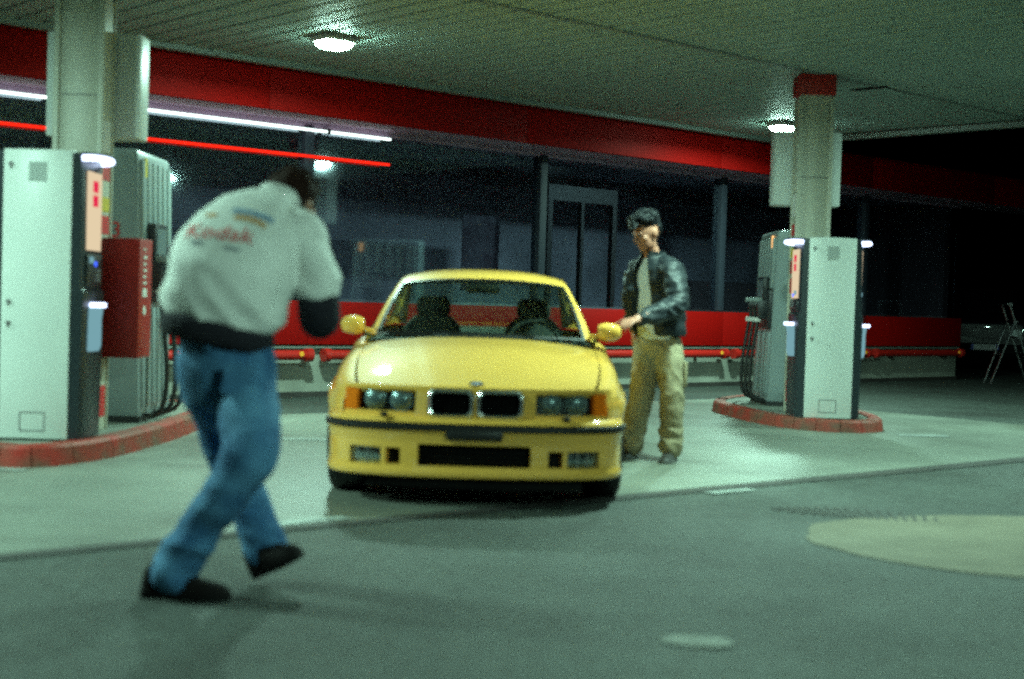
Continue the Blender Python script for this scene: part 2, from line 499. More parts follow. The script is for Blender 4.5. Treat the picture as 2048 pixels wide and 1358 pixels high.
MB().box(SU0, SU1, NW + .0, NW + .12, 2.985, 3.04).build('head_rail', M['soffit'], shop)
MB().box(SU0, 27, NF + .06, 22, 3.50, 3.54).build('roof', M['plinth'], shop)
# sliding door frame behind glass
for x0, x1, z0, z1 in ((12.55, 12.63, 1.09, 2.66), (13.74, 13.82, 1.09, 2.66), (12.63, 13.74, 2.46, 2.66), (13.15, 13.2, 1.09, 2.46)):
    MB().box(x0, x1, NW + .09, NW + .16, z0, z1).build('door_frame', M['frame'], shop)
# room inside
MB().box(SU0, SU1, 15.9, 16.0, 0, 3.05).build('back_wall', M['room_blue'], shop)
MB().box(SU0, SU1, NW + .3, 20, 3.055, 3.06).build('room_ceiling', M['room_blue'], shop)
MB().box(SU0, SU1, NW + .2, 20, .02, .06).build('room_floor', M['room_floor'], shop)
MB().box(SU1 - .15, SU1, NW + .2, 20, 0, 3.05).build('end_wall', M['room'], shop)
for u_, w_ in ((4.5, 2.4), (8.2, 2.2), (17, 2.6)):
    MB().box(u_, u_ + w_, 15.0, 15.5, .06, 1.55).build('shelf', M['room'], shop, bevel=.02)
b = MB().box(11.35, 11.95, NW + .35, NW + .37, 1.25, 2.2).build('hanging_banner', mat('banner', (.13, .12, .16), .8, col2=(.05, .03, .05), vscale=3), shop)
MB().box(15.96, 15.985, NW + .1, NW + .11, 1.42, 1.50).build('blue_indicator', M['led_blue'], shop)
# light tubes on the window head
tb = MB().tube([(SU0, NW - .06, 2.955), (9.88, NW - .06, 2.955)], .014, 10).build('white_light_tube', M['tube_white'], shop, smooth=True)
for k in range(6):
    MB().box(-7 + k*3.2, -6.96 + k*3.2, NW - .08, NW, 2.93, 2.985).build('tube_clip', M['plinth'], shop)
MB().tube([(SU0, NW - .05, 2.665), (9.88, NW - .05, 2.665)], .014, 10).build('red_neon_tube', M['tube_red'], shop, smooth=True)
# red guard bars before the wall
for k, a in enumerate([5.45 + 3.55*k for k in range(-2, 5)]):
    a1 = min(a + 3.33, 22.2)
    rb = MB().tube([(a, NW - .15, .475), (a1, NW - .15, .475)], .055, 14).build('guard_bar', M['rail_red'], shop, smooth=True)
    for e, s_ in ((a, -1), (a1, 1)):
        MB().tube([(e - s_*.05, NW - .15, .475), (e + s_*.03, NW - .15, .475)], .075, 14).build('end_cap', M['rail_red'], rb, smooth=True)
    MB().tube([(a1 - .13, NW - .212, .49), (a1 - .13, NW - .20, .49)], .028, 10).build('reflector', M['reflector'], rb)
    for q in (.5, (a1 - a) - .5):
        MB().box(a + q - .03, a + q + .03, NW - .12, NW, .45, .5).build('bracket', M['plinth'], rb)

# ------------------------------------------------------------------ islands
def resample_closed(P, n):
    P = [Vector((p[0], p[1], 0)) for p in P]
    out = []; L = len(P)
    for i in range(L):
        for f in range(n):
            t = f / n
            p0, p1, p2, p3 = P[i-1], P[i], P[(i+1) % L], P[(i+2) % L]
            out.append(.5*((2*p1) + (p2-p0)*t + (2*p0-5*p1+4*p2-p3)*t*t + (3*p1-p0-3*p2+p3)*t**3))
    return out
def island(P, h, label, base):
    root = empty('pump_island', (base[0], base[1], 0)); tag(root, label, 'island', 'raised pump islands')
    Q = resample_closed([(p[0] - base[0], p[1] - base[1]) for p in P], 6)
    n = len(Q)
    inn = []
    for i in range(n):
        t = (Q[(i+1) % n] - Q[i-1]).normalized()
        inn.append(Q[i] + Vector((-t.y, t.x, 0)) * .13)
    area = sum(Q[i].x*Q[(i+1) % n].y - Q[(i+1) % n].x*Q[i].y for i in range(n))
    if area < 0:
        inn = [Q[i] + (Q[i] - inn[i]) for i in range(n)]
    MB().prism([(p.x, p.y) for p in inn], .0, h - .012).build('island_top', M['concrete'], root)
    step = 4
    for i in range(0, n, step):
        idx = [(i + k) % n for k in range(step + 1)]
        rings = []
        for q, k in enumerate(idx):
            o_, n_ = Q[k], inn[k]
            # tiny gap at the stone's ends
            d = (Q[(k+1) % n] - Q[k]).normalized() * (.004 if q == 0 else (-.004 if q == step else 0))
            bo = o_ + (o_ - n_)*.12
            rings.append([bo + d, o_ + d + Vector((0, 0, h - .02)), o_ + (n_ - o_)*.14 + d + Vector((0, 0, h)), n_ + d + Vector((0, 0, h)), n_ + d])
        MB().loft(rings).build('kerb_stone', M['red_curb'], root, smooth=True, angle=30)
    return root
IL = [(-3.62, 9.2), (-3.3, 8.97), (-3.0, 8.92), (-2.74, 9.36), (-2.61, 10.2), (-2.56, 11.3), (-2.6, 12.5), (-2.95, 13.0), (-3.5, 12.9), (-3.75, 12.0), (-3.8, 10.5), (-3.75, 9.7)]
IR = [(2.36, 16.15), (2.23, 15.5), (2.29, 15.0), (2.41, 14.3), (2.58, 13.8), (2.8, 13.47), (3.1, 13.3), (3.4, 13.4), (3.6, 13.72), (3.68, 14.5), (3.66, 16.2), (3.3, 16.9), (2.75, 16.8)]
HL, HR = .14, .115
island(IL, HL, 'red kerbed pump island at the left edge of the picture', (-3.1, 9.6))
island(IR, HR, 'red kerbed pump island on the right behind the standing man', (3.05, 14.4))

# ------------------------------------------------------------------ columns
def column(x, y, z0, label, side):
    root = empty('canopy_column', (x, y, z0)); tag(root, label, 'column', 'canopy columns')
    H = ZC - z0
    MB().box(-.155, .155, .02, .30, 0, H - .01).build('shaft', M['cream_paint'], root, bevel=.008)
    for sx in (-1, 1):
        MB().box(sx*.155 - .02, sx*.155 + .02, 0, .03, 0, H - .24).build('corner_trim', M['cream_paint'], root, bevel=.004)
        MB().box(sx*.155 - .012, sx*.155 + .012, .295, .32, 0, H - .24).build('corner_trim', M['cream_paint'], root, bevel=.004)
    MB().box(-.185, .185, -.012, .335, H - .215, H - .012).build('red_band', M['red_box'], root, bevel=.006)
    MB().box(-.15, .15, .012, .0201, 2.36, 2.366).build('panel_joint', M['grey'], root)
    bx = MB().box(-.34, .34, .345, .60, 2.10, 2.86).build('sign_box', M['white_paint'], root, bevel=.02)
    MB().box(-.31, .31, .601, .606, 2.14, 2.82).build('sign_face', M['label_white'], bx)
    MB().box(-.07, .07, .30, .36, 2.3, 2.7).build('sign_bracket', M['grey'], root)
    # stickers on the lane side
    s = side
    for z, h_, m_ in ((1.98, .22, 'label_white'), (1.78, .12, 'label_red'), (1.56, .10, 'label_yellow'), (1.40, .13, 'label_red'), (1.20, .15, 'label_red'), (.55, .2, 'label_white'), (.1, .22, 'label_red')):
        MB().box(s*.1555, s*.1585, .05, .27, z, z + h_).build('sticker', M[m_], root)
    return root
column(-3.075, 9.95, HL - .012, 'pale column behind the left payment kiosk, a red box on its side', 1)
column(2.965, 14.22, HR - .012, 'pale column with red band at its top, behind the right kiosk', -1)

# ------------------------------------------------------------------ payment kiosks
def kiosk(x, y, z0, H, label):
    root = empty('payment_kiosk', (x, y, z0)); tag(root, label, 'payment kiosk', 'payment kiosks on the islands')
    MB().box(-.225, .225, 0, .50, 0.0, H).build('cabinet', M['white_paint'], root, bevel=.008)
    MB().box(-.20, .20, .012, .49, -.0, .012).build('foot', M['dark'], root)
    for s in (-1, 1):
        # bulging dark front
        rings = []
        for z, o in ((.0, .085), (.35, .09), (.8, .095), (.98, .10), (1.0, .075), (1.5, .07), (H - .06, .065), (H - .012, .05)):
            rings.append([(s*.2255, .012, z), (s*(.225 + o*.8), .02, z), (s*(.225 + o), .06, z), (s*(.225 + o), .44, z), (s*(.225 + o*.7), .49, z), (s*.2255, .495, z)])
        fr = MB().loft(rings).build('front_fairing', M['kiosk_dark'], root, smooth=True, angle=35)
        bar = catmull([(s*.28, .03, H - .045), (s*.36, .08, H - .04), (s*.40, .25, H - .04), (s*.36, .42, H - .04), (s*.28, .47, H - .045)], 14)
        MB().tube(bar, .020, 8).build('led_bar', M['led_white'], root, smooth=True)
        MB().loft([[(s*.27, .04, H - .02), (s*.38, .1, H - .02), (s*.41, .25, H - .02), (s*.38, .4, H - .02), (s*.27, .46, H - .02)],
                   [(s*.27, .04, H - .005), (s*.38, .1, H - .005), (s*.41, .25, H - .005), (s*.38, .4, H - .005), (s*.27, .46, H - .005)]]).build('visor', M['kiosk_dark'], root)
        e = .2955
        sc = MB().box(min(s*e, s*(e+.012)), max(s*e, s*(e+.012)), .10, .40, H*.66, H*.935).build('lit_panel', M['screen'], root)
        MB().box(min(s*(e+.008), s*(e+.014)), max(s*(e+.008), s*(e+.014)), .20, .31, H*.865, H*.905).build('red_mark', M['screen_red'], sc)
        MB().box(min(s*(e+.008), s*(e+.014)), max(s*(e+.008), s*(e+.014)), .20, .31, H*.815, H*.855).build('red_mark', M['screen_red'], sc)
        MB().box(min(s*.29, s*.315), max(s*.29, s*.315), .08, .42, 1.02, H*.645).build('keypad_panel', M['pump_dark'], root, bevel=.006)
        MB().box(min(s*.314, s*.322), max(s*.314, s*.322), .12, .20, 1.17, 1.21).build('reader_light', M['led_tray'], root)
        MB().box(min(s*.314, s*.322), max(s*.314, s*.322), .24, .27, 1.15, 1.18).build('blue_light', M['led_blue'], root)
        for k in range(9):
            MB().box(min(s*.314, s*.32), max(s*.314, s*.32), .25 + .04*(k % 3), .275 + .04*(k % 3), 1.05 + .03*(k//3), 1.07 + .03*(k//3)).build('key', M['grey'], root)
        # illuminated receipt tray
        tr = MB().loft([[(s*.315, .10, z), (s*(.315 + d), .12, z), (s*(.315 + d), .26, z), (s*.315, .28, z)] for z, d in ((.58, .035), (.62, .05), (.80, .05), (.86, .06), (.88, .04))]).build('receipt_tray', M['led_tray'], root)
        MB().box(min(s*.33, s*.40), max(s*.33, s*.40), .09, .25, .875, .905).build('tray_light', M['led_white'], tr, bevel=.006)
    # details on the white end
    MB().box(-.06, .06, -.003, .001, H - .21, H - .08).build('vent_plate', M['vent'], root)
    for k in range(7):
        MB().box(-.05, .05, -.006, -.002, H - .20 + .017*k, H - .193 + .017*k).build('vent_slot', M['vent_slot'], root)
    for z in (H - .1, .90, .76):
        lk = MB().tube([(-.175, .004, z), (-.175, -.008, z)], .016, 12).build('lock', M['grey'], root, smooth=True)
        MB().box(-.178, -.172, -.011, -.007, z - .03, z).build('keyhole', M['dark'], lk)
    for x0, x1, za, zb in ((-.09, .08, .17, .178), (-.09, .08, .05, .058), (-.09, -.082, .058, .17), (.072, .08, .058, .17)):
        MB().box(x0, x1, -.003, .001, za, zb).build('hatch_line', M['grey'], root)
    MB().box(-.15, .15, .05, .45, H, H + .006).build('lid', M['white_paint'], root)
    return root
kiosk(-3.135, 9.33, HL, 1.90, 'white payment kiosk with dark lit face at the left edge')
kiosk(3.03, 13.55, HR, 1.72, 'white payment kiosk on the right island before the red topped column')

# ------------------------------------------------------------------ fuel pumps
def pump(x, y, z0, H, label, num):
    root = empty('fuel_pump', (x, y, z0)); tag(root, label, 'fuel pump', 'grey fuel pumps')
    D = .98
    def hw(z): return .30 - .05*z/H
    prof = [0, .25, .7, H*.52, H*.66, H*.8, H - .1, H - .03, H]
    rings = []
    for z in prof:
        w = hw(z) - (.02 if z == H else 0)
        if H*.5 < z < H*.68: w -= .0
        rings.append([(-w, 0, z), (w, 0, z), (w, D, z), (-w, D, z)])
    MB().loft(rings).build('cabinet', M['pump_grey'], root, bevel=.012)
    MB().box(-.31, .31, -.01, D + .01, 0, .05).build('base', M['dark'], root)
    me = text_mesh(str(num), .17, 'number')
    link_mesh('number', me, M['label_red'], root, (0.10 if x < 0 else -.06, -.004, H*.70), (pi/2, 0, 0))
    for s in (-1, 1):
        # ribbed head above the nozzles
        for k in range(6):
            y0 = .04 + k*.155
            b = MB()
            b.loft([[(s*(hw(z) - .004), y0, z), (s*(hw(z) + .03), y0 + .015, z), (s*(hw(z) + .03), y0 + .115, z), (s*(hw(z) - .004), y0 + .13, z)] for z in (H*.67, H - .08)])
            b.build('rib', M['pump_light'], root, bevel=.006)
            if k < 5:
                b = MB()
                b.loft([[(s*(hw(z) - .004), y0 + .02, z), (s*(hw(z) + .02), y0 + .03, z), (s*(hw(z) + .02), y0 + .105, z), (s*(hw(z) - .004), y0 + .115, z)] for z in (.12, H*.42)])
                b.build('lower_rib', M['pump_light'] if k % 2 else M['pump_grey'], root, bevel=.005)
        MB().box(min(s*.235, s*.31), max(s*.235, s*.31), .05, .93, H*.44, H*.66).build('nozzle_bay', M['pump_dark'], root, bevel=.01)
        if s == (1 if x > 0 else -1): pass
        dp = MB().box(min(s*.29, s*.36), max(s*.29, s*.36), .16, .52, H*.60, H*.735).build('display_case', M['pump_dark'], root, bevel=.015)
        MB().box(min(s*.36, s*.364), max(s*.36, s*.364), .2, .48, H*.62, H*.715).build('display_glass', M['bulb_lens'], dp)
        MB().box(min(s*.27, s*.285), max(s*.27, s*.285), .10, .16, H*.90, H*.97).build('lit_sign', M['disp'] if x > 0 else M['label_yellow'], root)
        for k in range(3):
            yy = .18 + .28*k
            nz = MB().loft([[(s*.30, yy - .03, H*.50), (s*.40, yy - .025, H*.485), (s*.40, yy + .025, H*.485), (s*.30, yy + .03, H*.50)],
                            [(s*.30, yy - .03, H*.61), (s*.42, yy - .025, H*.585), (s*.42, yy + .025, H*.585), (s*.30, yy + .03, H*.61)]]).build('nozzle', M['pump_dark'], root, bevel=.008)
            MB().box(min(s*.36, s*.45), max(s*.36, s*.45), yy - .022, yy + .022, H*.59, H*.615).build('nozzle_collar', M['pump_light'], nz, bevel=.004)
            MB().box(min(s*.37, s*.44), max(s*.37, s*.44), yy - .024, yy + .024, H*.475, H*.50).build('nozzle_cap', M['label_white'], nz, bevel=.004)
            pts = catmull([(s*.40, yy, H*.48), (s*.435, yy - .01, H*.36), (s*.47, yy - .02, H*.20), (s*.46, yy - .03, H*.08), (s*.40, yy - .05, .055), (s*.31, yy - .06, .06)], 16)
            MB().tube(pts, .019, 8).build('hose', M['rubber'], root, smooth=True)
    return root
pump(-3.12, 10.78, HL - .012, 2.08, 'grey fuel pump number 3 behind the red box at left', 3)
pump(3.05, 15.2, HR - .012, 1.88, 'grey fuel pump number 2 with hanging black hoses at right', 2)

# red dispenser box on the left column
db = empty('dispenser_box', (-2.75, 9.96, .66)); tag(db, 'dark red box with white lettering hung on the left column', 'dispenser')
MB().box(-.14, .13, 0, .34, 0, .84).build('case', M['red_box'], db, bevel=.008)
for k, (z, h_) in enumerate(((.76, .02), (.70, .035), (.655, .03), (.61, .03), (.565, .035), (.52, .03))):
    MB().box(.1305, .133, .10, .17 + .02*(k % 2), z, z + h_*.6).build('lettering', M['label_white'], db)
MB().box(.1305, .133, .09, .20, .43, .49).build('pictogram', M['label_white'], db)
MB().tube([(.131, .145, .335), (.1335, .145, .335)], .035, 12).build('drop_mark', M['label_white'], db)
MB().box(-.15, -.10, .05, .25, .3, .5).build('mount', M['grey'], db)

M['void'] = mat('void', (.004, .004, .004), .9, spec=.05)
# ================================================================== YELLOW COUPE
CAR_X, CAR_FRONT, CAR_YAW = -.195, 7.72, radians(0.6)
car = empty('yellow_coupe', (CAR_X, CAR_FRONT + .735, 0), CAR_YAW)
tag(car, 'yellow two door coupe with twin kidney grille standing between the pump islands', 'car')
def cl(x, l, z): return Vector((x, l - .735, z))      # lateral, distance from the nose, height
# --- plan line of the nose
half = [(0, 0), (.2, .008), (.4, .032), (.55, .068), (.67, .118), (.75, .178), (.803, .265), (.828, .36), (.833, .43)]
NQ = 121
def plan_curve():
    pts = [(-x, l, 0) for x, l in half[:0:-1]] + [(x, l, 0) for x, l in half]
    return catmull(pts, NQ)
PC = plan_curve()
PLEN = [0.0]
for a, b_ in zip(PC, PC[1:]): PLEN.append(PLEN[-1] + (b_ - a).length)
MID = PLEN[-1] / 2
def at_q(q):
    """q = signed arc length from the centre -> point (x,l) and outward normal"""
    s = min(max(q + MID, 0), PLEN[-1])
    i = 0
    while i < NQ - 2 and PLEN[i+1] < s: i += 1
    t = (s - PLEN[i]) / max(1e-9, PLEN[i+1] - PLEN[i])
    p = PC[i].lerp(PC[i+1], t)
    tg0 = (PC[min(i+2, NQ-1)] - PC[max(i-1, 0)]).normalized()
    n = Vector((tg0.y, -tg0.x, 0))
    return p, n
def q_of_x(x):
    s = 1 if x >= 0 else -1
    for i in range(NQ // 2, NQ - 1):
        if PC[i+1].x >= abs(x):
            t = (abs(x) - PC[i].x) / (PC[i+1].x - PC[i].x)
            return s * (PLEN[i] + (PLEN[i+1] - PLEN[i])*t - MID)
    return s * MID
def nose_grid(name, qs, zs, off, holes, depth, m, parent=car):
    """panel following the nose line, with real holes whose rims turn inwards"""
    nq, nz = len(qs), len(zs)
    P = []; I = []
    for q in qs:
        p, n = at_q(q)
        for z in zs:
            P.append(cl(*( (p + n*off(z)).xy), z)); I.append(cl(*((p + n*(off(z) - depth)).xy), z))
    keep = set()
    for i in range(nq - 1):
        for j in range(nz - 1):
            qc, zc = (qs[i] + qs[i+1])/2, (zs[j] + zs[j+1])/2
            if not any(h[0] < qc < h[1] and h[2] < zc < h[3] for h in holes): keep.add((i, j))
    b = MB(); b.v = [tuple(p) for p in P + I]; o = len(P)
    ix = lambda i, j: i*nz + j
    for (i, j) in keep:
        b.f.append((ix(i, j), ix(i+1, j), ix(i+1, j+1), ix(i, j+1)))
        for (di, dj, a, c) in ((-1, 0, (i, j), (i, j+1)), (1, 0, (i+1, j+1), (i+1, j)), (0, -1, (i+1, j), (i, j)), (0, 1, (i, j+1), (i+1, j+1))):
            if (i+di, j+dj) not in keep:
                b.f.append((ix(*a), ix(*c), ix(*c) + o, ix(*a) + o))
    return b.build(name, m, parent, smooth=True, angle=32)
def lines(vals, n, lo, hi):
    v = sorted(set([lo, hi] + vals)); out = []
    for a, b_ in zip(v, v[1:]):
        k = max(1, int(math.ceil((b_ - a) / n)))
        out += [a + (b_ - a)*i/k for i in range(k)]
    return out + [hi]
QX = q_of_x
# bumper
bh = [(-.31, .31, .232, .352)]
for s in (-1, 1):
    for a, c, z0, z1 in ((.405, .487, .235, .325), (.512, .69, .232, .325)):
        qa, qc = sorted((QX(s*a), QX(s*c))); bh.append((qa, qc, z0, z1))
bofs = [(.168, -.004), (.175, .006), (.192, .010), (.205, .008), (.222, .002), (.25, .0), (.36, .0), (.405, .008), (.42, .014), (.428, .004), (.462, .004), (.468, .014), (.482, .006), (.498, -.02), (.505, -.045)]
qv = [h[0] for h in bh] + [h[1] for h in bh]
nose_grid('front_bumper', lines(qv, .035, -MID, MID), lines([z for z, _ in bofs] + [h[2] for h in bh] + [h[3] for h in bh], .02, .168, .505),
          lambda z: lerp_tab(bofs, z), bh, .055, M['paint'])
nose_grid('bumper_strip', lines([], .03, -MID, MID), [.426, .430, .445, .46, .464], lambda z: .024 if .428 < z < .462 else .012, [], .02, M['trim'])
nose_grid('air_dam', lines([], .05, QX(-.62), QX(.62)), [.105, .13, .172], lambda z: -.05, [], .03, M['black'])  # black lower lip, also added to deepen the shade under the bumper
pl = MB().box(-.155, .155, -.035, .0, .385, .43).build('plate_plinth', M['trim'], car, loc=(0, -.735, 0), bevel=.006)
# dark grille mesh behind the openings
nose_grid('bumper_backing', lines([], .06, QX(-.5), QX(.5)), [.2, .37], lambda z: -.058, [], .01, M['black'])
for k in range(4):
    nose_grid('grille_bar', lines([], .1, -.31, .31), [.252 + .025*k, .256 + .025*k], lambda z: -.035, [], .01, M['black'])
for s in (-1, 1):
    qa, qc = sorted((QX(s*.505), QX(s*.697)))
    fg = nose_grid('fog_lamp', lines([], .03, qa, qc), [.226, .25, .28, .31, .331], lambda z: -.04 + .012*sin((z - .226)/.105*pi), [], .02, M['reflector_bowl'])
    qa, qc = sorted((QX(s*.512), QX(s*.69)))
    nose_grid('lens', lines([], .03, qa, qc), [.234, .28, .323], lambda z: -.01, [], .004, M['lamp_glass'], fg)
    for q in (0.3, .6): 
        p, n = at_q(qa + (qc - qa)*q)
        MB().box(p.x - .004, p.x + .004, p.y - .735 - .006, p.y - .735 + .0, .236, .322).build('rib', M['grey'], fg)
# nose panel with kidneys and headlamps
KX0, KX1, KZ0, KZ1 = .022, .252, .508, .642
LX0, LX1, LX2, LZ0, LZ1 = .335, .668, .757, .522, .640
nh = [(QX(-KX1), QX(-KX0), KZ0, KZ1), (QX(KX0), QX(KX1), KZ0, KZ1)]
for s in (-1, 1):
    qa, qc = sorted((QX(s*LX0), QX(s*LX2))); nh.append((qa, qc, LZ0, LZ1))
noff = lambda z: -.028 - .10*max(0, z - .49)**1.0
qv = [h[0] for h in nh] + [h[1] for h in nh]
qe = QX(.80)
nose_grid('nose_panel', lines(qv, .03, -qe, qe), lines([KZ0, KZ1, LZ0, LZ1], .03, .488, .664), noff, nh, .05, M['paint'])
for s in (-1, 1):
    qa, qc = sorted((QX(s*KX0), QX(s*KX1)))
    xa, xb = s*KX0, s*KX1
    xc, zc, hx, hz, cr_ = (xa + xb)/2, (KZ0 + KZ1)/2, abs(xb - xa)/2 + .002, (KZ1 - KZ0)/2 + .002, .035
    loop = []
    for qx, qz, a0 in ((1, 1, 0), (-1, 1, pi/2), (-1, -1, pi), (1, -1, 1.5*pi)):
        for j in range(6):
            a_ = a0 + pi/2*j/5
            loop.append((xc + qx*(hx - cr_) + cr_*cos(a_), zc + qz*(hz - cr_) + cr_*sin(a_)))
    def kp(x, z, o):
        p, n = at_q(QX(x)); p = p + n*(noff(z) + o)
        return cl(p.x, p.y, z)
    kd = MB().loft([[kp(xc + (x - xc)*k1, zc + (z - zc)*k2, o) for x, z in loop] for k1, k2, o in ((1.10, 1.16, -.002), (1.09, 1.15, .012), (1.0, 1.0, .022), (.93, .88, .018), (.90, .83, -.03))], cap=False).build('kidney_grille', M['chrome'], car, smooth=True)
    MB().add([kp(xc + (x - xc)*1.05, zc + (z - zc)*1.05, -.045) for x, z in loop], [tuple(range(len(loop)))]).build('grille_well', M['black'], kd)
    for k in range(1, 9):
        q = qa + (qc - qa)*k/9
        nose_grid('grille_slat', [q - .003, q + .003], [KZ0 + .012, KZ1 - .012], lambda z: noff(z) - .02, [], .02, M['void'], kd)
    # headlamp
    qa, qc = sorted((QX(s*LX0), QX(s*LX1)))
    hd = nose_grid('headlamp', lines([], .04, qa, qc), [LZ0, LZ1], lambda z: noff(z) - .048, [], .01, M['trim'])
    for xx in (.415, .565):
        p, n = at_q(QX(s*xx)); n = Vector((n.x*.4, n.y, 0)).normalized()
        c = p + n*(noff(.58) - .034)
        b = MB(); rr = []
        ax = Vector((-n.y, n.x, 0))
        for r_, d_ in ((.060, .0), (.060, .008), (.052, .012), (.040, .024), (.022, .031), (.004, .033)):
            rr.append([cl((c + n*d_).x + ax.x*r_*cos(t), (c + n*d_).y + ax.y*r_*cos(t), .582 + r_*.93*sin(t)) for t in [2*pi*k/20 for k in range(20)]])
        ln = b.loft(rr).build('projector', M['bulb_lens'], hd, smooth=True)
        MB().tube([cl(c.x, c.y, .582), cl((c + n*.006).x, (c + n*.006).y, .582)], .064, 20).build('ring', M['reflector_bowl'], hd, smooth=True)
    nose_grid('lens', lines([], .04, qa + .003, qc - .003), [LZ0 + .003, .56, .60, LZ1 - .003], lambda z: noff(z) + .004, [], .004, M['lamp_glass'], hd)
    qa, qc = sorted((QX(s*(LX1 + .004)), QX(s*LX2)))
    nose_grid('indicator', lines([], .025, qa, qc), [LZ0, .55, .60, LZ1 - .002], lambda z: noff(z) + .004, [], .03, M['amber'])
    # headlamp washer
    p, n = at_q(QX(s*.50))
    MB().box(-.02, .02, -.03, .02, 0, .022).build('washer_jet', M['trim'], car, loc=cl(p.x, p.y - .01, .497), bevel=.005)

# --- hood
Ttab = [(.03, .658), (.08, .668), (.16, .684), (.35, .728), (.6, .791), (.9, .853), (1.2, .886), (1.45, .905), (1.7, .92)]
Dtab = [(.03, .02), (.16, .045), (.4, .075), (.8, .085), (1.45, .08)]
Wtab = [(.178, .722), (.265, .772), (.36, .808), (.5, .838), (.65, .847), (.9, .852), (1.6, .855), (2.6, .853), (3.3, .85), (3.8, .835), (4.15, .80), (4.35, .76), (4.43, .70)]
def hood_xi(l): return smooth_tab([(.1, .64), (.3, .685), (.7, .725), (1.1, .735), (1.6, .742)], l)
def top_z(x, l):
    xw = abs(x) / .80
    z = smooth_tab(Ttab, l) - smooth_tab(Dtab, l) * xw**2.4
    e = .27 + .17*min(1, l/1.4)
    t = min(1, max(0, (abs(x) - e + .05) / .06)); t = t*t*(3 - 2*t)
    return z - .005*t*(1 - .4*min(1, l/1.5))
def lf(x):
    ax = min(abs(x), .80)
    return smooth_tab(half[:7], ax)
def hood_l(x, s):       # s 0..1 nose edge -> cowl
    l0 = lf(x) + .052
    l1 = 1.40 + .17*(abs(x)/.73)**2.2
    return l0 + (l1 - l0)*s
G = []
for i in range(41):
    s = i / 40; row = []
    for k in range(45):
        t = -1 + 2*k/44
        lm = .1 + 1.4*s
        x = t*(hood_xi(lm) - .004)
        l = hood_l(x, s)
        z = top_z(x, l)
        if i == 0: z -= .012
        row.append(cl(x, l, z))
    G.append(row)
b = MB().grid(G)
hd_front = [[p.copy() for p in G[0]], [p + Vector((0, .012, -.02)) for p in G[0]]]
b.grid(hd_front)
b.build('hood', M['paint'], car, smooth=True, angle=45)
# badge on the hood
bl = .125
bp = cl(0, bl, top_z(0, bl)); nrm = (cl(0, bl + .03, top_z(0, bl + .03)) - cl(0, bl - .03, top_z(0, bl - .03))).normalized()
slope = atan2(nrm.z, nrm.y)
bd = MB().tube([(0, 0, 0), (0, 0, .006)], .041, 24).build('badge', M['trim'], car, smooth=True, loc=bp, rot=(slope, 0, 0))
MB().tube([(0, 0, .004), (0, 0, .008)], .041, 24, cap=False).build('badge_ring', M['chrome'], bd, smooth=True)
for k in range(4):
    pts = [(0, 0)] + [(.027*cos(a), .027*sin(a)) for a in [pi/2*k + pi/2*j/6 for j in range(7)]]
    MB().prism(pts, .006, .0075).build('badge_quarter', M['badge_blue'] if k % 2 else M['badge_white'], bd)
# --- body sides
WR = .31
def zi_tab(l):
    if l < 1.55: return top_z(hood_xi(l), l) - .002
    return smooth_tab([(1.55, top_z(hood_xi(1.5), 1.55)), (1.8, .885), (2.4, .905), (3.0, .925), (3.7, .925), (4.15, .90), (4.35, .87), (4.43, .83)], l)
def xi_tab(l):
    if l < 1.6: return hood_xi(l)
    return smooth_tab([(1.6, .742), (2.4, .745), (3.2, .735), (3.7, .66), (4.1, .64), (4.35, .62), (4.43, .56)], l)
def arch(l):
    z = .19
    for c in (.735, 3.435):
        d = abs(l - c)
        if d < .335: z = max(z, .30 + sqrt(.335**2 - d*d)*.97)
    return z
ST = [.20, .22, .24, .27, .30, .33, .36] + [.395 + .02*k for k in range(35)] + [1.1 + .06*k for k in range(34)] + [3.10 + .02*k for k in range(34)] + [3.8, 3.88, 3.96, 4.04, 4.12, 4.2, 4.27, 4.33, 4.38, 4.41, 4.43]
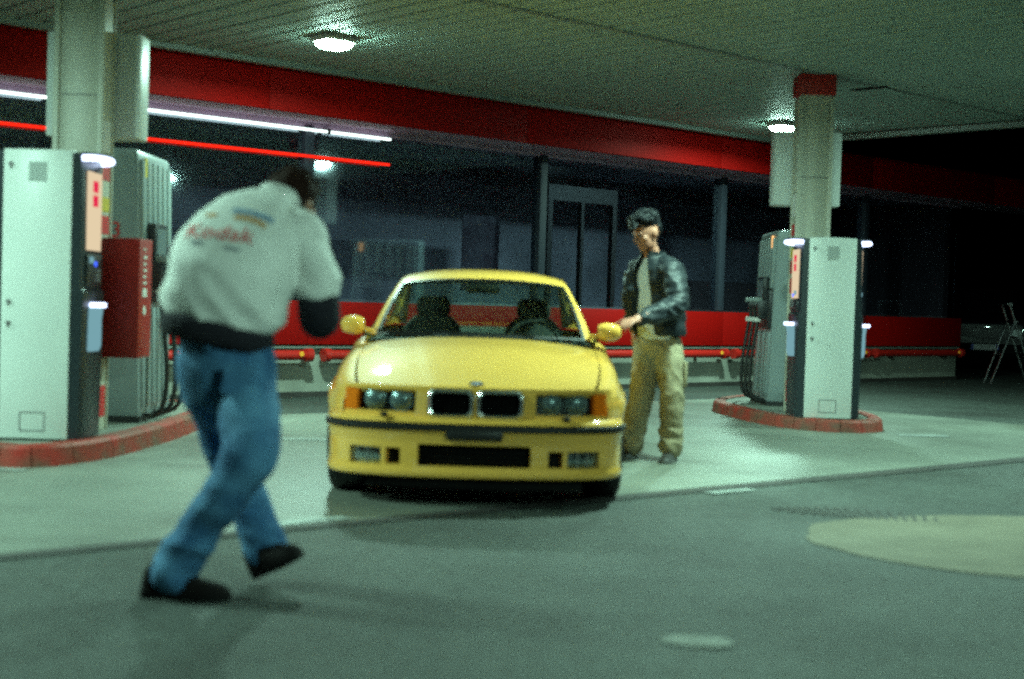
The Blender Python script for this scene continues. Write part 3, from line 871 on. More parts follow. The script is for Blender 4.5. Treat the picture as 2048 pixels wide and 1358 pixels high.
for s in (-1, 1):
    G = []
    for l in ST:
        xi, zi, w = xi_tab(l), zi_tab(l), smooth_tab(Wtab, l)
        cs = [(xi, zi), (xi + .45*(w - xi), zi - .010), (xi + .8*(w - xi), zi - .04), (w - .008, zi - .095), (w + .004, zi - .17), (w + .004, max(.58, zi - .30)), (w, .52), (w - .003, .42), (w - .012, .30), (w - .028, .20), (w - .09, .185)]
        R = catmull([(c[0], c[1], 0) for c in cs], 30)
        lo = arch(l)
        if l < .40: lo = max(lo, .50)
        row = []
        for p in R:
            x, z = p.x, max(p.y, lo)
            flare = 0
            for c in (.735, 3.435):
                d = sqrt((l - c)**2 + (z - .30)**2)
                if d < .44: flare = max(flare, .016*(1 - max(0, d - .335)/.105))
            sh = lf(x)*max(0, 1 - (l - .14)/.5)**2*.9
            row.append(cl(s*(x + flare*(1 if z < zi - .1 else .0)), l, z))
        # turn the lower edge inwards
        e = row[-1]
        row.append(e + Vector((-s*.09, 0, .004)))
        G.append(row)
    MB().grid(G).build('body_side', M['paint'], car, smooth=True, angle=50)
    # dark liner behind each wheel opening
    for c in (.735, 3.435):
        b = MB(); rr = []
        for x in (.50, .80):
            rr.append([cl(s*x, c + .345*cos(a), .30 + .345*sin(a)) for a in [pi*k/14 for k in range(15)]])
        b.loft(rr, cap=False, closed=False)
        b.add([cl(s*.5, c + .345*cos(a), .30 + .345*sin(a)) for a in [pi*k/14 for k in range(15)]], [tuple(range(15))])
        b.build('wheel_liner', M['black'], car)
    # door shut lines and handle
    MB().box(-.003, .003, 0, .006, .25, .80).build('door_seam', M['black'], car, loc=cl(s*.857, 1.62, 0))
    MB().box(-.003, .003, 0, .006, .25, .86).build('door_seam', M['black'], car, loc=cl(s*.857, 2.92, 0))
    MB().box(-.012, .012, 0, .16, 0, .035).build('door_handle', M['paint'], car, loc=cl(s*.862, 2.7, .735), bevel=.006)
    MB().box(-.008, .008, .45, 2.5, 0, .05).build('side_moulding', M['trim'], car, loc=cl(s*.86, .75, .43), bevel=.004)
    MB().box(-.05, .03, .40, 2.40, 0, .05).build('sill', M['trim'], car, loc=cl(s*.80, .73, .15), bevel=.01)
# --- trunk, rear
G = []
for i in range(13):
    l = 3.72 + (4.40 - 3.72)*i/12
    G.append([cl(t*xi_tab(l), l, zi_tab(l) + .012*(1 - t*t)) for t in [-1 + k/8 for k in range(17)]])
MB().grid(G).build('boot_lid', M['paint'], car, smooth=True)
MB().grid([[cl(t*.70, 4.43 - .03*(1 - z), z + .0) for t in [-1 + k/8 for k in range(17)]] for z in (.83, .75, .6, .4, .25)]).build('rear_panel', M['paint'], car, smooth=True)
for s in (-1, 1):
    MB().box(s*.62 - .14, s*.62 + .14, 0, .03, .62, .78).build('tail_lamp', M['label_red'], car, loc=cl(0, 4.42, 0), bevel=.01)
MB().box(-.72, .72, -.03, .04, .3, .5).build('rear_bumper', M['paint'], car, loc=cl(0, 4.43, 0), bevel=.03)
# --- cowl
b = MB()
b.grid([[cl(t*.74, hood_l(t*.74, 1) - .03 + .10*j, top_z(t*.73, 1.45) - .008 + .01*j) for t in [-1 + k/10 for k in range(21)]] for j in (0, 1)])
b.build('cowl', M['trim'], car)
# --- greenhouse
CLN = [(1.42, .905), (1.62, 1.025), (1.85, 1.16), (2.10, 1.288), (2.135, 1.305), (2.24, 1.334), (2.5, 1.362), (2.85, 1.36), (3.05, 1.335), (3.12, 1.318), (3.16, 1.30), (3.45, 1.13), (3.74, .945)]
RAIL = [(.722, 1.63, .895), (.690, 1.79, 1.005), (.645, 1.98, 1.13), (.590, 2.195, 1.245), (.583, 2.225, 1.258), (.572, 2.31, 1.282), (.565, 2.5, 1.303), (.562, 2.85, 1.30), (.568, 3.02, 1.275), (.574, 3.08, 1.26), (.58, 3.11, 1.245), (.615, 3.38, 1.10), (.65, 3.66, .935)]
def gh(i, t):
    l0, z0 = CLN[i]; xr, lr, zr = RAIL[i]
    a = abs(t)
    return cl(xr*t, l0 + (lr - l0)*a**2.0, z0 + (zr - z0)*a**2.6)
def gh_patch(i0, i1, t0, t1, n=24):
    return [[gh(i, t0 + (t1 - t0)*k/n) for k in range(n + 1)] for i in range(i0, i1 + 1)]
def off(G, d):
    out = []
    for i, r in enumerate(G):
        o = []
        for k, p in enumerate(r):
            a = G[min(i+1, len(G)-1)][k] - G[max(i-1, 0)][k]; c = r[min(k+1, len(r)-1)] - r[max(k-1, 0)]
            nn = c.cross(a).normalized()
            if nn.z < 0: nn = -nn
            o.append(p + nn*d)
        out.append(o)
    return out
T1 = .955
ws = MB().grid(gh_patch(0, 3, -T1, T1)).build('windscreen', M['car_glass'], car, smooth=True)
MB().grid(off([[gh(0, -T1 + 2*T1*k/24) for k in range(25)], [gh(0, -T1 + 2*T1*k/24).lerp(gh(1, -T1 + 2*T1*k/24), .12) for k in range(25)]], .003)).build('windscreen_band', M['trim'], ws)
MB().grid(off([[gh(3, -T1 + 2*T1*k/24).lerp(gh(2, -T1 + 2*T1*k/24), .10) for k in range(25)], [gh(3, -T1 + 2*T1*k/24) for k in range(25)]], .003)).build('windscreen_band', M['trim'], ws)
for s in (-1, 1):
    MB().grid(off([[gh(i, s*(T1 - .03)), gh(i, s*T1)] for i in range(4)], .003)).build('windscreen_band', M['trim'], ws)
MB().grid(gh_patch(10, 12, -T1, T1)).build('rear_window', M['car_glass'], car, smooth=True)
b = MB().grid(gh_patch(3, 10, -1, 1, 32))
for s in (-1, 1):
    # pillars and roof sides down to the drip line
    b.grid([[gh(i, s*T1), gh(i, s*.98), gh(i, s)] for i in range(0, 4)])
    b.grid([[gh(i, s*T1), gh(i, s*.98), gh(i, s)] for i in range(10, 13)])
    side = []
    for i in range(13):
        x, l, z = RAIL[i]
        w = .030 if 2 < i < 10 else .045
        f = w / max(.05, z - .87) if z > .93 else .6
        f = min(.9, f)
        bx_, bz = .755, .90 + .02*(l - 1.6)
        side.append([cl(s*x, l, z), cl(s*(x + .010 + (bx_ - x)*f*.7), l + (.03 if i < 4 else -.03 if i > 9 else 0), z + (bz - z)*f)])
    b.grid(side)
    # wide rear pillar
    b.grid([[side[i][1], cl(s*.745, 3.02 + (3.66 - 3.02)*(i - 8)/4, .93)] for i in range(8, 13)])
b.build('roof', M['paint'], car, smooth=True, angle=60)
for s in (-1, 1):
    win = []
    for i in range(0, 9):
        x, l, z = RAIL[i]
        bz = .90 + .02*(l - 1.6)
        win.append([cl(s*(x + .008), l + .01, z - .012), cl(s*.752, min(l + .01, 3.02), bz)])
    sw = MB().grid(win).build('side_window', M['car_glass'], car, smooth=True)
    MB().box(-.01, .01, 0, 1.42, 0, .022).build('belt_trim', M['trim'], car, loc=cl(s*.762, 1.62, .888), rot=(.012, 0, 0))
    MB().add([cl(s*.757, 2.62, .915), cl(s*.757, 2.68, .915), cl(s*.585, 2.68, 1.285), cl(s*.585, 2.62, 1.285)], [(0, 1, 2, 3)]).build('pillar_trim', M['trim'], sw)
    # mirror
    mh = MB(); rr = []
    for a, ry, rz in ((0, .030, .040), (.02, .050, .054), (.055, .060, .062), (.10, .058, .060), (.138, .044, .048), (.155, .018, .022)):
        rr.append([(s*a, ry*cos(t) + .025*a/.17, .002 + rz*(abs(sin(t))**.75)*(1 if sin(t) > 0 else -1)) for t in [2*pi*k/20 for k in range(20)]])
    mr_ = mh.loft(rr).build('door_mirror', M['paint'], car, smooth=True, loc=cl(s*.765, 1.60, .955))
    MB().loft([[(s*-.06, -.03, -.05), (s*-.06, .05, -.05), (s*-.06, .05, -.02), (s*-.06, -.03, -.02)], [(s*.02, -.02, -.035), (s*.02, .03, -.035), (s*.02, .03, -.005), (s*.02, -.02, -.005)]]).build('mirror_arm', M['paint'], mr_, bevel=.004)
    MB().ellipsoid((s*.082, .064, .002), (.062, .012, .05)).build('mirror_glass', M['chrome'], mr_, smooth=True)
# wipers
for s, x0 in ((1, .35), (-1, -.22)):
    p0, p1 = gh(0, x0/.722), gh(0, (x0 - .62*1)/.722 if x0 > 0 else -.95)
    q0 = p0.lerp(gh(1, x0/.722), .06); q1 = p1.lerp(gh(1, max(-.9, (x0 - .6)/.722)), .14)
    MB().tube([q0 + Vector((0, -.012, .012)), q1 + Vector((0, -.012, .012))], .006, 6).build('wiper', M['black'], car)
# --- interior
MB().box(-.70, .70, 0, 2.4, .20, .26).build('cabin_floor', M['interior'], car, loc=cl(0, 1.3, 0))
for s in (-1, 1):
    MB().box(-.012, .012, 0, 2.1, .25, .87).build('door_card', M['interior'], car, loc=cl(s*.715, 1.55, 0))
MB().box(-.70, .70, -.03, .0, .25, .85).build('bulkhead', M['interior'], car, loc=cl(0, 1.5, 0))
b = MB(); rr = []
for x in (-.70, -.35, 0, .35, .70):
    z = .875
    rr.append([cl(x, 1.52, .60), cl(x, 1.95, .60), cl(x, 2.02, .72), cl(x, 1.97, .835), cl(x, 1.80, z), cl(x, 1.60, z - .005)])
b.loft(rr).build('dashboard', M['interior'], car, smooth=True)
b = MB(); b.loft([[cl(.14, 1.9, .84), cl(.56, 1.9, .84), cl(.52, 1.9, .90), cl(.18, 1.9, .90)], [cl(.14, 2.0, .82), cl(.56, 2.0, .82), cl(.52, 2.0, .88), cl(.18, 2.0, .88)]])
b.build('instrument_hood', M['interior'], car, bevel=.01)
stw = [Vector((.36 + .185*cos(a), 2.13 + .06*sin(a), .83 + .175*sin(a))) for a in [2*pi*k/28 for k in range(29)]]
sw = MB().tube([cl(*p) for p in stw], .016, 8).build('steering_wheel', M['seat'], car, smooth=True)
MB().box(-.17, .17, -.01, .02, -.03, .03).build('wheel_spoke', M['seat'], sw, loc=cl(.36, 2.13, .83))
for s in (-1, 1):
    st = MB(); rr = []
    for z, l, hw_, d in ((.48, 2.62, .24, .09), (.60, 2.65, .25, .10), (.80, 2.70, .24, .09), (.95, 2.75, .20, .075), (1.02, 2.77, .13, .06)):
        rr.append([cl(s*.37 + hw_*cos(t), l + d*sin(t), z) for t in [2*pi*k/18 for k in range(18)]])
    seat_ = st.loft(rr).build('seat_back', M['seat'], car, smooth=True)
    hr = MB(); rr = []
    for z, hw_, d in ((1.0, .10, .05), (1.05, .125, .06), (1.12, .125, .06), (1.16, .09, .045)):
        rr.append([cl(s*.37 + hw_*cos(t), 2.79 + d*sin(t), z) for t in [2*pi*k/16 for k in range(16)]])
    hr.loft(rr).build('headrest', M['seat'], seat_, smooth=True)
    MB().box(-.24, .24, 0, .5, .36, .52).build('seat_cushion', M['seat'], car, loc=cl(s*.37, 2.12, 0), bevel=.05)
MB().box(-.62, .62, 0, .16, .40, .90).build('rear_seat', M['seat'], car, loc=cl(0, 3.42, 0), bevel=.05)
MB().box(-.64, .64, 0, .25, .885, .91).build('parcel_shelf', M['interior'], car, loc=cl(0, 3.5, 0), bevel=.01)
b = MB().box(-.115, .115, -.02, .015, -.035, .03).build('inner_mirror', M['trim'], car, loc=cl(0, 2.08, 1.225), bevel=.015)
MB().box(-.006, .006, -.01, .01, .03, .07).build('mirror_stem', M['trim'], b)
MB().grid([[cl(x, 2.16 + (3.06 - 2.16)*j/4, 1.275 + .02*sin(j/4*pi) - .03*(x/.55)**2) for x in (-.55, -.3, 0, .3, .55)] for j in range(5)]).build('headlining', M['interior'], car)
# --- wheels
def wheel(x, l):
    s = 1 if x > 0 else -1
    w = empty('wheel'); w.parent = car; w.location = cl(x, l, WR)
    prof = [(-.10, .205), (-.112, .235), (-.112, .275), (-.098, .300), (-.07, WR), (.07, WR), (.098, .300), (.112, .275), (.112, .235), (.10, .205)]
    rr = [[(px_, r_*cos(a), r_*sin(a)) for px_, r_ in prof] for a in [2*pi*k/40 for k in range(41)]]
    MB().loft(rr, cap=False, closed=False).build('tyre', M['rubber'], w, smooth=True, fix=True)
    rp = [(-.10, .207), (.09, .207), (.105, .212), (.105, .198), (.085, .19)]
    rr = [[(s*px_, r_*cos(a), r_*sin(a)) for px_, r_ in rp] for a in [2*pi*k/32 for k in range(33)]]
    rim = MB().loft(rr, cap=False, closed=False).build('rim', M['rim'], w, smooth=True)
    for k in range(5):
        a = 2*pi*k/5
        b = MB(); ca, sa = cos(a), sin(a)
        rr = []
        for r_, hw_, dx in ((.03, .03, .075), (.1, .026, .08), (.19, .034, .075)):
            rr.append([(s*(dx - .03), r_*ca - hw_*sa, r_*sa + hw_*ca), (s*dx, r_*ca - hw_*sa, r_*sa + hw_*ca), (s*dx, r_*ca + hw_*sa, r_*sa - hw_*ca), (s*(dx - .03), r_*ca + hw_*sa, r_*sa - hw_*ca)])
        b.loft(rr).build('spoke', M['rim'], rim, bevel=.004)
    MB().tube([(s*.03, 0, 0), (s*.085, 0, 0)], .04, 16).build('hub_cap', M['rim'], rim, smooth=True)
    MB().tube([(s*-.03, 0, 0), (s*.01, 0, 0)], .15, 20).build('brake_disc', M['grey'], rim, smooth=True)
for x in (-.742, .742):
    for l in (.735, 3.435): wheel(x, l)
MB().box(-.60, .60, .0, 3.9, .17, .20).build('floor_pan', M['black'], car, loc=cl(0, .2, 0))
MB().box(-.45, .45, 0, .05, .2, .6).build('radiator', M['black'], car, loc=cl(0, .18, 0))

M['eye'] = mat('eye', (.10, .085, .075), .8, spec=.1)
# ================================================================== PEOPLE
def ring(c, t, side, a, b_, n=20, p=2.0):
    """ellipse (superellipse power p) round c, in the plane across t; a along side, b across"""
    t = Vector(t).normalized(); side = Vector(side); side = (side - t*side.dot(t)).normalized(); o = t.cross(side)
    out = []
    for k in range(n):
        q = 2*pi*k/n; cx, sx = cos(q), sin(q)
        out.append(Vector(c) + side*a*math.copysign(abs(cx)**(2/p), cx) + o*b_*math.copysign(abs(sx)**(2/p), sx))
    return out
def limb(mb, pts, side=(1, 0, 0), n=18, res=None):
    """closed tapered tube through (point, a, b)"""
    P = [Vector(p[0]) for p in pts]; A = [p[1] for p in pts]; B = [p[2] if len(p) > 2 else p[1] for p in pts]
    k = res or max(8, 5*len(P))
    C_ = catmull(P, k)
    ra = catmull([(a, 0, 0) for a in A], k); rb = catmull([(a, 0, 0) for a in B], k)
    rings = []
    for i, c in enumerate(C_):
        t = C_[min(i+1, k-1)] - C_[max(i-1, 0)]
        rings.append(ring(c, t, side, ra[i].x, rb[i].x, n))
    # rounded ends
    def dome(c, t, a, b_):
        return [ring(Vector(c) + Vector(t).normalized()*a*f, t, side, a*g_, b_*g_, n) for f, g_ in ((.35, .92), (.65, .72), (.88, .40), (.97, .12))]
    t0 = (C_[0] - C_[1]); t1 = (C_[-1] - C_[-2])
    d0 = []
    for r in dome(C_[0], t0, ra[0].x, rb[0].x)[::-1]:
        d0.append(r)
    # keep the vertex order of the rings
    d0 = [[Vector(C_[0]) + (v - C_[0]) for v in ring(C_[0] + t0.normalized()*ra[0].x*f, -t0, side, ra[0].x*g_, rb[0].x*g_, n)] for f, g_ in ((.97, .12), (.88, .40), (.65, .72), (.35, .92))]
    d1 = dome(C_[-1], t1, ra[-1].x, rb[-1].x)
    mb.loft(d0 + rings + d1)
    return mb
def fuse(name, mb, m, parent, voxel=.012, smooth=4, folds=None):
    me = bpy.data.meshes.new('tmp'); me.from_pydata(mb.v, [], mb.f)
    o = bpy.data.objects.new('tmp', me); C.objects.link(o)
    r = o.modifiers.new('r', 'REMESH'); r.mode = 'VOXEL'; r.voxel_size = voxel
    sm = o.modifiers.new('s', 'SMOOTH'); sm.iterations = smooth; sm.factor = .5
    dg = bpy.context.evaluated_depsgraph_get()
    res = bpy.data.meshes.new_from_object(o.evaluated_get(dg))
    bpy.data.objects.remove(o); bpy.data.meshes.remove(me)
    res.name = name
    if folds:
        res.calc_loop_triangles() if False else None
        nr = [v.normal.copy() for v in res.vertices]
        for v, n_ in zip(res.vertices, nr):
            v.co += n_ * folds(v.co, n_)
    for p in res.polygons: p.use_smooth = True
    return link_mesh(name, res, m, parent)
def ridged(p, f, seed=0.0):
    return 1 - abs(noise.noise(Vector((p.x*f[0] + seed, p.y*f[1] + seed*.7, p.z*f[2] - seed))))*2
def finger(mb, base, d, up_, lens, curl, r):
    """a bent finger: d = direction, up_ = axis the curl turns towards"""
    p = Vector(base); d = Vector(d).normalized(); up_ = Vector(up_).normalized()
    pts = [(p, r)]
    ang = 0
    for i, L in enumerate(lens):
        ang += curl
        dd = d*cos(ang) + up_*sin(ang)
        p = p + dd*L
        pts.append((p.copy(), r*(1 - .1*(i+1))))
    limb(mb, pts, side=d.cross(up_), n=8, res=9)
def hand(mb, wrist, fwd, palm_n, s=1.0, curl=.5, thumb_side=1):
    """palm + five fingers; palm_n = direction the palm faces"""
    w = Vector(wrist); f = Vector(fwd).normalized(); pn = Vector(palm_n); pn = (pn - f*pn.dot(f)).normalized(); sd = f.cross(pn)*thumb_side
    limb(mb, [(w - f*.02*s, .024*s, .030*s), (w + f*.03*s, .015*s, .038*s), (w + f*.075*s, .014*s, .042*s)], side=pn, n=14, res=10)
    for k, (o, L) in enumerate(((.032, 1.0), (.011, 1.1), (-.011, 1.03), (-.032, .82))):
        finger(mb, w + f*.085*s + sd*o*s, f + sd*o*1.2, pn, (.040*L*s, .027*L*s, .021*L*s), curl*(1 + .1*k), .0088*s)
    finger(mb, w + f*.028*s + sd*.034*s, f*.55 + sd*.85, pn + f*.35, (.038*s, .030*s, .024*s), curl*.7, .0105*s)
    return mb
def head(mb, c, look, up_=(0, 0, 1), s=1.0):
    """skull, jaw, nose, brow, ears; look = facing direction"""
    c = Vector(c); f = Vector(look).normalized(); u = Vector(up_); u = (u - f*u.dot(f)).normalized(); r = f.cross(u)
    Mx = Matrix((r, f, u)).transposed().to_4x4(); Mx.translation = c
    mb.ellipsoid((0, -.012*s, .025*s), (.077*s, .098*s, .098*s), 20, 14, Mx)
    mb.ellipsoid((0, .022*s, -.045*s), (.060*s, .070*s, .075*s), 18, 12, Mx)
    mb.ellipsoid((0, .060*s, -.092*s), (.028*s, .026*s, .024*s), 12, 8, Mx)
    mb.ellipsoid((0, .080*s, .022*s), (.052*s, .014*s, .014*s), 12, 8, Mx)
    mb.ellipsoid((0, .102*s, -.020*s), (.014*s, .020*s, .026*s), 12, 8, Mx)
    mb.ellipsoid((0, .094*s, -.002*s), (.009*s, .014*s, .026*s), 10, 8, Mx)
    mb.ellipsoid((0, .084*s, -.060*s), (.024*s, .012*s, .012*s), 10, 8, Mx)
    for q in (-1, 1):
        mb.ellipsoid((q*.076*s, -.012*s, -.008*s), (.012*s, .020*s, .032*s), 10, 8, Mx)
        mb.ellipsoid((q*.044*s, .062*s, -.018*s), (.022*s, .018*s, .020*s), 10, 8, Mx)
    return Mx
def face_bits(Mx, s, parent, skin_dark):
    for q in (-1, 1):
        MB().ellipsoid((q*.031*s, .082*s, .004*s), (.010*s, .008*s, .004*s), 10, 8, Mx).build('eye', M['eye'], parent, smooth=True)
        MB().ellipsoid((q*.031*s, .089*s, .004*s), (.005*s, .004*s, .005*s), 8, 6, Mx).build('pupil', M['black'], parent, smooth=True)
        MB().ellipsoid((q*.031*s, .090*s, .022*s), (.020*s, .006*s, .005*s), 10, 6, Mx).build('eyebrow', M['hair_black'], parent, smooth=True)
    MB().ellipsoid((0, .093*s, -.060*s), (.022*s, .005*s, .004*s), 10, 6, Mx).build('mouth', skin_dark, parent, smooth=True)
lip = mat('lip', (.30, .10, .08), .5)
V3 = Vector

def shoe(name, heel, toe, m, parent, w=.045, up_=(0, 0, 1), h=.095, sole_m=None):
    heel = V3(heel); toe = V3(toe); f = (toe - heel).normalized(); u = V3(up_); u = (u - f*u.dot(f)).normalized(); r = f.cross(u)
    L = (toe - heel).length
    b = MB(); rr = []
    for t, hw_, hh in ((0, .55, .62), (.03, .78, .85), (.10, .9, 1.0), (.25, .86, 1.02), (.42, .88, .86), (.60, 1.0, .62), (.78, 1.02, .50), (.92, .82, .42), (.985, .45, .32), (1.0, .2, .22)):
        c = heel + f*L*t
        rr.append([c + r*w*hw_*cx + u*h*hh*cz for cx, cz in ((-1, .02), (-.98, .35), (-.82, .75), (-.4, .97), (0, 1.0), (.4, .97), (.82, .75), (.98, .35), (1, .02), (0, 0))])
    o = b.loft(rr).build(name, m, parent, smooth=True, angle=70)
    b = MB(); pts = []
    for t, hw_ in ((-.01, .6), (.08, .95), (.3, .9), (.5, .95), (.7, 1.1), (.88, .95), (1.01, .35)):
        pts.append((t, hw_))
    rr = []
    for t, hw_ in pts:
        c = heel + f*L*t
        rr.append([c + r*w*hw_*1.04 - u*.003, c - r*w*hw_*1.04 - u*.003, c - r*w*hw_*1.04 + u*.022, c + r*w*hw_*1.04 + u*.022])
    b.loft(rr).build('sole', sole_m or M['black'], o, smooth=True, angle=40)
    return o

# ---------- person in the white jacket (nearest), seen from behind
p1 = empty('person', (-1.1, 5.42, 0)); O1 = V3((-1.1, 5.42, 0))
tag(p1, 'person in white jacket and blue jeans bending forward, seen from behind', 'person')
def L1(x, y, z): return V3((x, y, z)) - O1
look1 = V3((.42, .85, -.30))
b = MB()
hc1 = L1(-.915, 5.90, 1.515)
Mh = head(b, hc1, look1, (0, .2, 1), 1.0)
limb(b, [(L1(-.945, 5.74, 1.45), .055), (L1(-.925, 5.84, 1.475), .053)], n=14)
limb(b, [(L1(-1.09, 5.42, .90), .16, .11), (L1(-1.09, 5.44, 1.12), .15, .10), (L1(-1.03, 5.55, 1.33), .16, .10), (L1(-.97, 5.68, 1.45), .11, .07)])
limb(b, [(L1(-.83, 5.58, 1.39), .05), (L1(-.755, 5.51, 1.09), .045), (L1(-.78, 5.66, 1.12), .042), (L1(-.88, 5.93, 1.33), .030)], n=14, res=24)
limb(b, [(L1(-1.21, 5.68, 1.38), .05), (L1(-1.24, 5.95, 1.13), .043), (L1(-1.17, 6.0, 1.2), .04), (L1(-.99, 6.06, 1.36), .030)], n=14, res=24)
for hp, kn, an in (((-.985, 5.38, .85), (-.955, 5.24, .56), (-1.235, 5.30, .10)), ((-1.175, 5.5, .84), (-1.11, 5.58, .49), (-.955, 5.60, .14))):
    limb(b, [(L1(*hp), .085), (L1(*kn), .060), (L1(*an), .042)], n=14, res=20)
hand(b, L1(-.882, 5.945, 1.345), (-.15, .55, .8), (-.7, .6, -.1), 1.0, .5, 1)
hand(b, L1(-.985, 6.06, 1.365), (.25, .35, .9), (.8, .2, -.1), 1.0, .5, -1)
fuse('body', b, M['skin'], p1, .009, 3)
face_bits(Mh, 1.0, p1, lip)
# hair
b = MB()
b.ellipsoid((0, -.022, .045), (.090, .108, .098), 20, 14, Mh)
b.ellipsoid((0, -.06, -.015), (.082, .062, .085), 18, 12, Mh)
for k in range(40):
    a = random.uniform(0, 2*pi); t = random.uniform(.1, 1.3)
    d = V3((sin(t)*cos(a)*.09, sin(t)*sin(a)*.105 - .02, cos(t)*.095 + .045))
    b.ellipsoid(tuple(d), (.022, .022, .02), 8, 6, Mh)
fuse('hair', b, M['hair_brown'], p1, .008, 2, lambda p, n_: .005*ridged(p, (40, 40, 18), 3))
# jacket
def foldsJ(p, n_):
    q = p + O1
    # long diagonal folds running from the shoulders to the hem
    d = (q.x + 1.1)*.75 + (q.z - 1.2)*.66
    f = .022*ridged(V3((d, (q.z - q.x)*.16, q.y*.3)), (8, 8, 4), 2) + .007*noise.noise(q*9)
    w = min(1, max(0, (1.47 - q.z)/.12))
    return f*w - .010
b = MB()
sh = V3((1, .12, 0)); sl = V3((1, .05, -.26))
rr = []
prof = [((-1.115, 5.40, 1.005), .185, .150, sl), ((-1.110, 5.40, 1.03), .212, .172, sl), ((-1.10, 5.41, 1.10), .240, .19, sl), ((-1.085, 5.42, 1.18), .243, .195, V3((1, .06, -.18))), ((-1.065, 5.46, 1.27), .232, .185, V3((1, .08, -.08))),
        ((-1.04, 5.52, 1.355), .222, .165, sh), ((-1.012, 5.59, 1.43), .19, .13, sh), ((-.985, 5.66, 1.478), .14, .10, sh), ((-.96, 5.72, 1.51), .085, .075, sh), ((-.945, 5.76, 1.525), .07, .06, sh)]
Cn = [V3(p[0]) for p in prof]
for i, (c, a, d_, sd) in enumerate(prof):
    t = Cn[min(i+1, len(Cn)-1)] - Cn[max(i-1, 0)]
    if i < 2: t = V3((.2, .05, 1))
    rr.append([v - O1 for v in ring(c, t, sd, a, d_, 28, 2.3)])
b.loft(rr)
limb(b, [(L1(-.90, 5.60, 1.415), .085), (L1(-.835, 5.56, 1.385), .100), (L1(-.775, 5.52, 1.26), .090, .095), (L1(-.757, 5.50, 1.165), .082, .088)], n=18, res=22)
limb(b, [(L1(-1.14, 5.66, 1.40), .085), (L1(-1.21, 5.70, 1.37), .095), (L1(-1.235, 5.82, 1.25), .088), (L1(-1.245, 5.9, 1.18), .082)], n=18, res=22)
jk = fuse('jacket', b, M['jacket_white'], p1, .011, 4, foldsJ)
# collar
cr = []
for z, r_ in ((0, .085), (.03, .082), (.055, .076)):
    cr.append([v - O1 for v in ring(V3((-.955, 5.725, 1.505)) + V3((.02, .055, .8))*z, (.2, .55, .8), sh, r_*1.05, r_*.85, 24)])
inner = [[c + (v - c)*.9 for v in r] for r in cr[::-1] for c in [sum(r, V3((0, 0, 0)))/24]]
MB().loft(cr + inner, cap=False).build('collar', M['jacket_white'], p1, smooth=True)
# dark knit waistband and sleeves
b = MB(); rr = []
for dz, a, d_ in ((.035, .200, .165), (.02, .216, .178), (-.02, .216, .176), (-.05, .200, .165), (-.058, .18, .15)):
    rr.append([v - O1 for v in ring(V3((-1.118, 5.40, 1.0)) + V3((.2, .0, 1))*dz, (.2, .05, 1), sl, a, d_, 30, 2.3)])
fuse('waistband', b.loft(rr), M['knit_dark'], p1, .010, 3, lambda p, n_: .003*ridged(p, (30, 30, 4), 1))
b = MB()
limb(b, [(L1(-.762, 5.505, 1.19), .070), (L1(-.752, 5.50, 1.11), .080), (L1(-.75, 5.53, 1.055), .078), (L1(-.775, 5.64, 1.08), .068), (L1(-.84, 5.82, 1.22), .052), (L1(-.875, 5.915, 1.315), .042)], n=18, res=32)
fuse('sleeve', b, M['knit_dark'], p1, .010, 3, lambda p, n_: .005*ridged(p, (14, 14, 20), 5))
b = MB()
limb(b, [(L1(-1.243, 5.89, 1.19), .070), (L1(-1.245, 5.97, 1.115), .070), (L1(-1.19, 6.0, 1.16), .06), (L1(-1.03, 6.05, 1.33), .044)], n=18, res=26)
fuse('sleeve', b, M['knit_dark'], p1, .010, 3)
# jeans
def foldsD(p, n_):
    q = p + O1
    f = .008*ridged(V3((q.x*.8 + q.z*.5, q.y*.5, q.z*.8)), (6, 6, 9), 7) + .003*noise.noise(q*16)
    k = 1.6 if q.z < .30 else (1.3 if .42 < q.z < .66 else .8)
    return f*k - .004
b = MB()
limb(b, [(L1(-1.085, 5.42, .985), .165, .13), (L1(-1.085, 5.41, .90), .190, .15), (L1(-1.08, 5.42, .80), .195, .15)], side=(1, -.1, -.2), n=24)
limb(b, [(L1(-1.0, 5.39, .86), .105, .12), (L1(-.975, 5.32, .70), .115, .12), (L1(-.955, 5.25, .56), .105, .105), (L1(-1.03, 5.25, .42), .088, .092), (L1(-1.14, 5.28, .26), .083, .086), (L1(-1.225, 5.30, .12), .086, .092), (L1(-1.235, 5.30, .085), .085, .095)], n=20, res=40)
limb(b, [(L1(-1.17, 5.48, .86), .10, .11), (L1(-1.15, 5.53, .70), .10, .105), (L1(-1.09, 5.58, .50), .090, .09), (L1(-1.02, 5.60, .33), .080, .082), (L1(-.965, 5.60, .19), .082, .085), (L1(-.945, 5.60, .125), .085, .088)], n=20, res=40)
jn = fuse('jeans', b, M['denim'], p1, .011, 3, foldsD)
for s, (x, y) in enumerate(((-1.10, 5.262), (-.98, 5.25))):
    pass
MB().box(-.012, .012, -.006, .006, 0, .075).build('belt_loop', M['denim'], p1, loc=L1(-1.12, 5.258, .93), rot=(.15, 0, 0))
MB().box(-.055, .055, -.004, .004, 0, .11).build('back_pocket', M['denim'], p1, loc=L1(-1.01, 5.235, .77), rot=(.05, .1, .25))
shoe('shoe', L1(-1.35, 5.30, .005), L1(-1.02, 5.26, .005), M['shoe'], p1, .056, (0, 0, 1), .125)
shoe('shoe', L1(-.975, 5.60, .03), L1(-.79, 5.48, .13), M['shoe'], p1, .058, (-.5, 0, .85), .14)
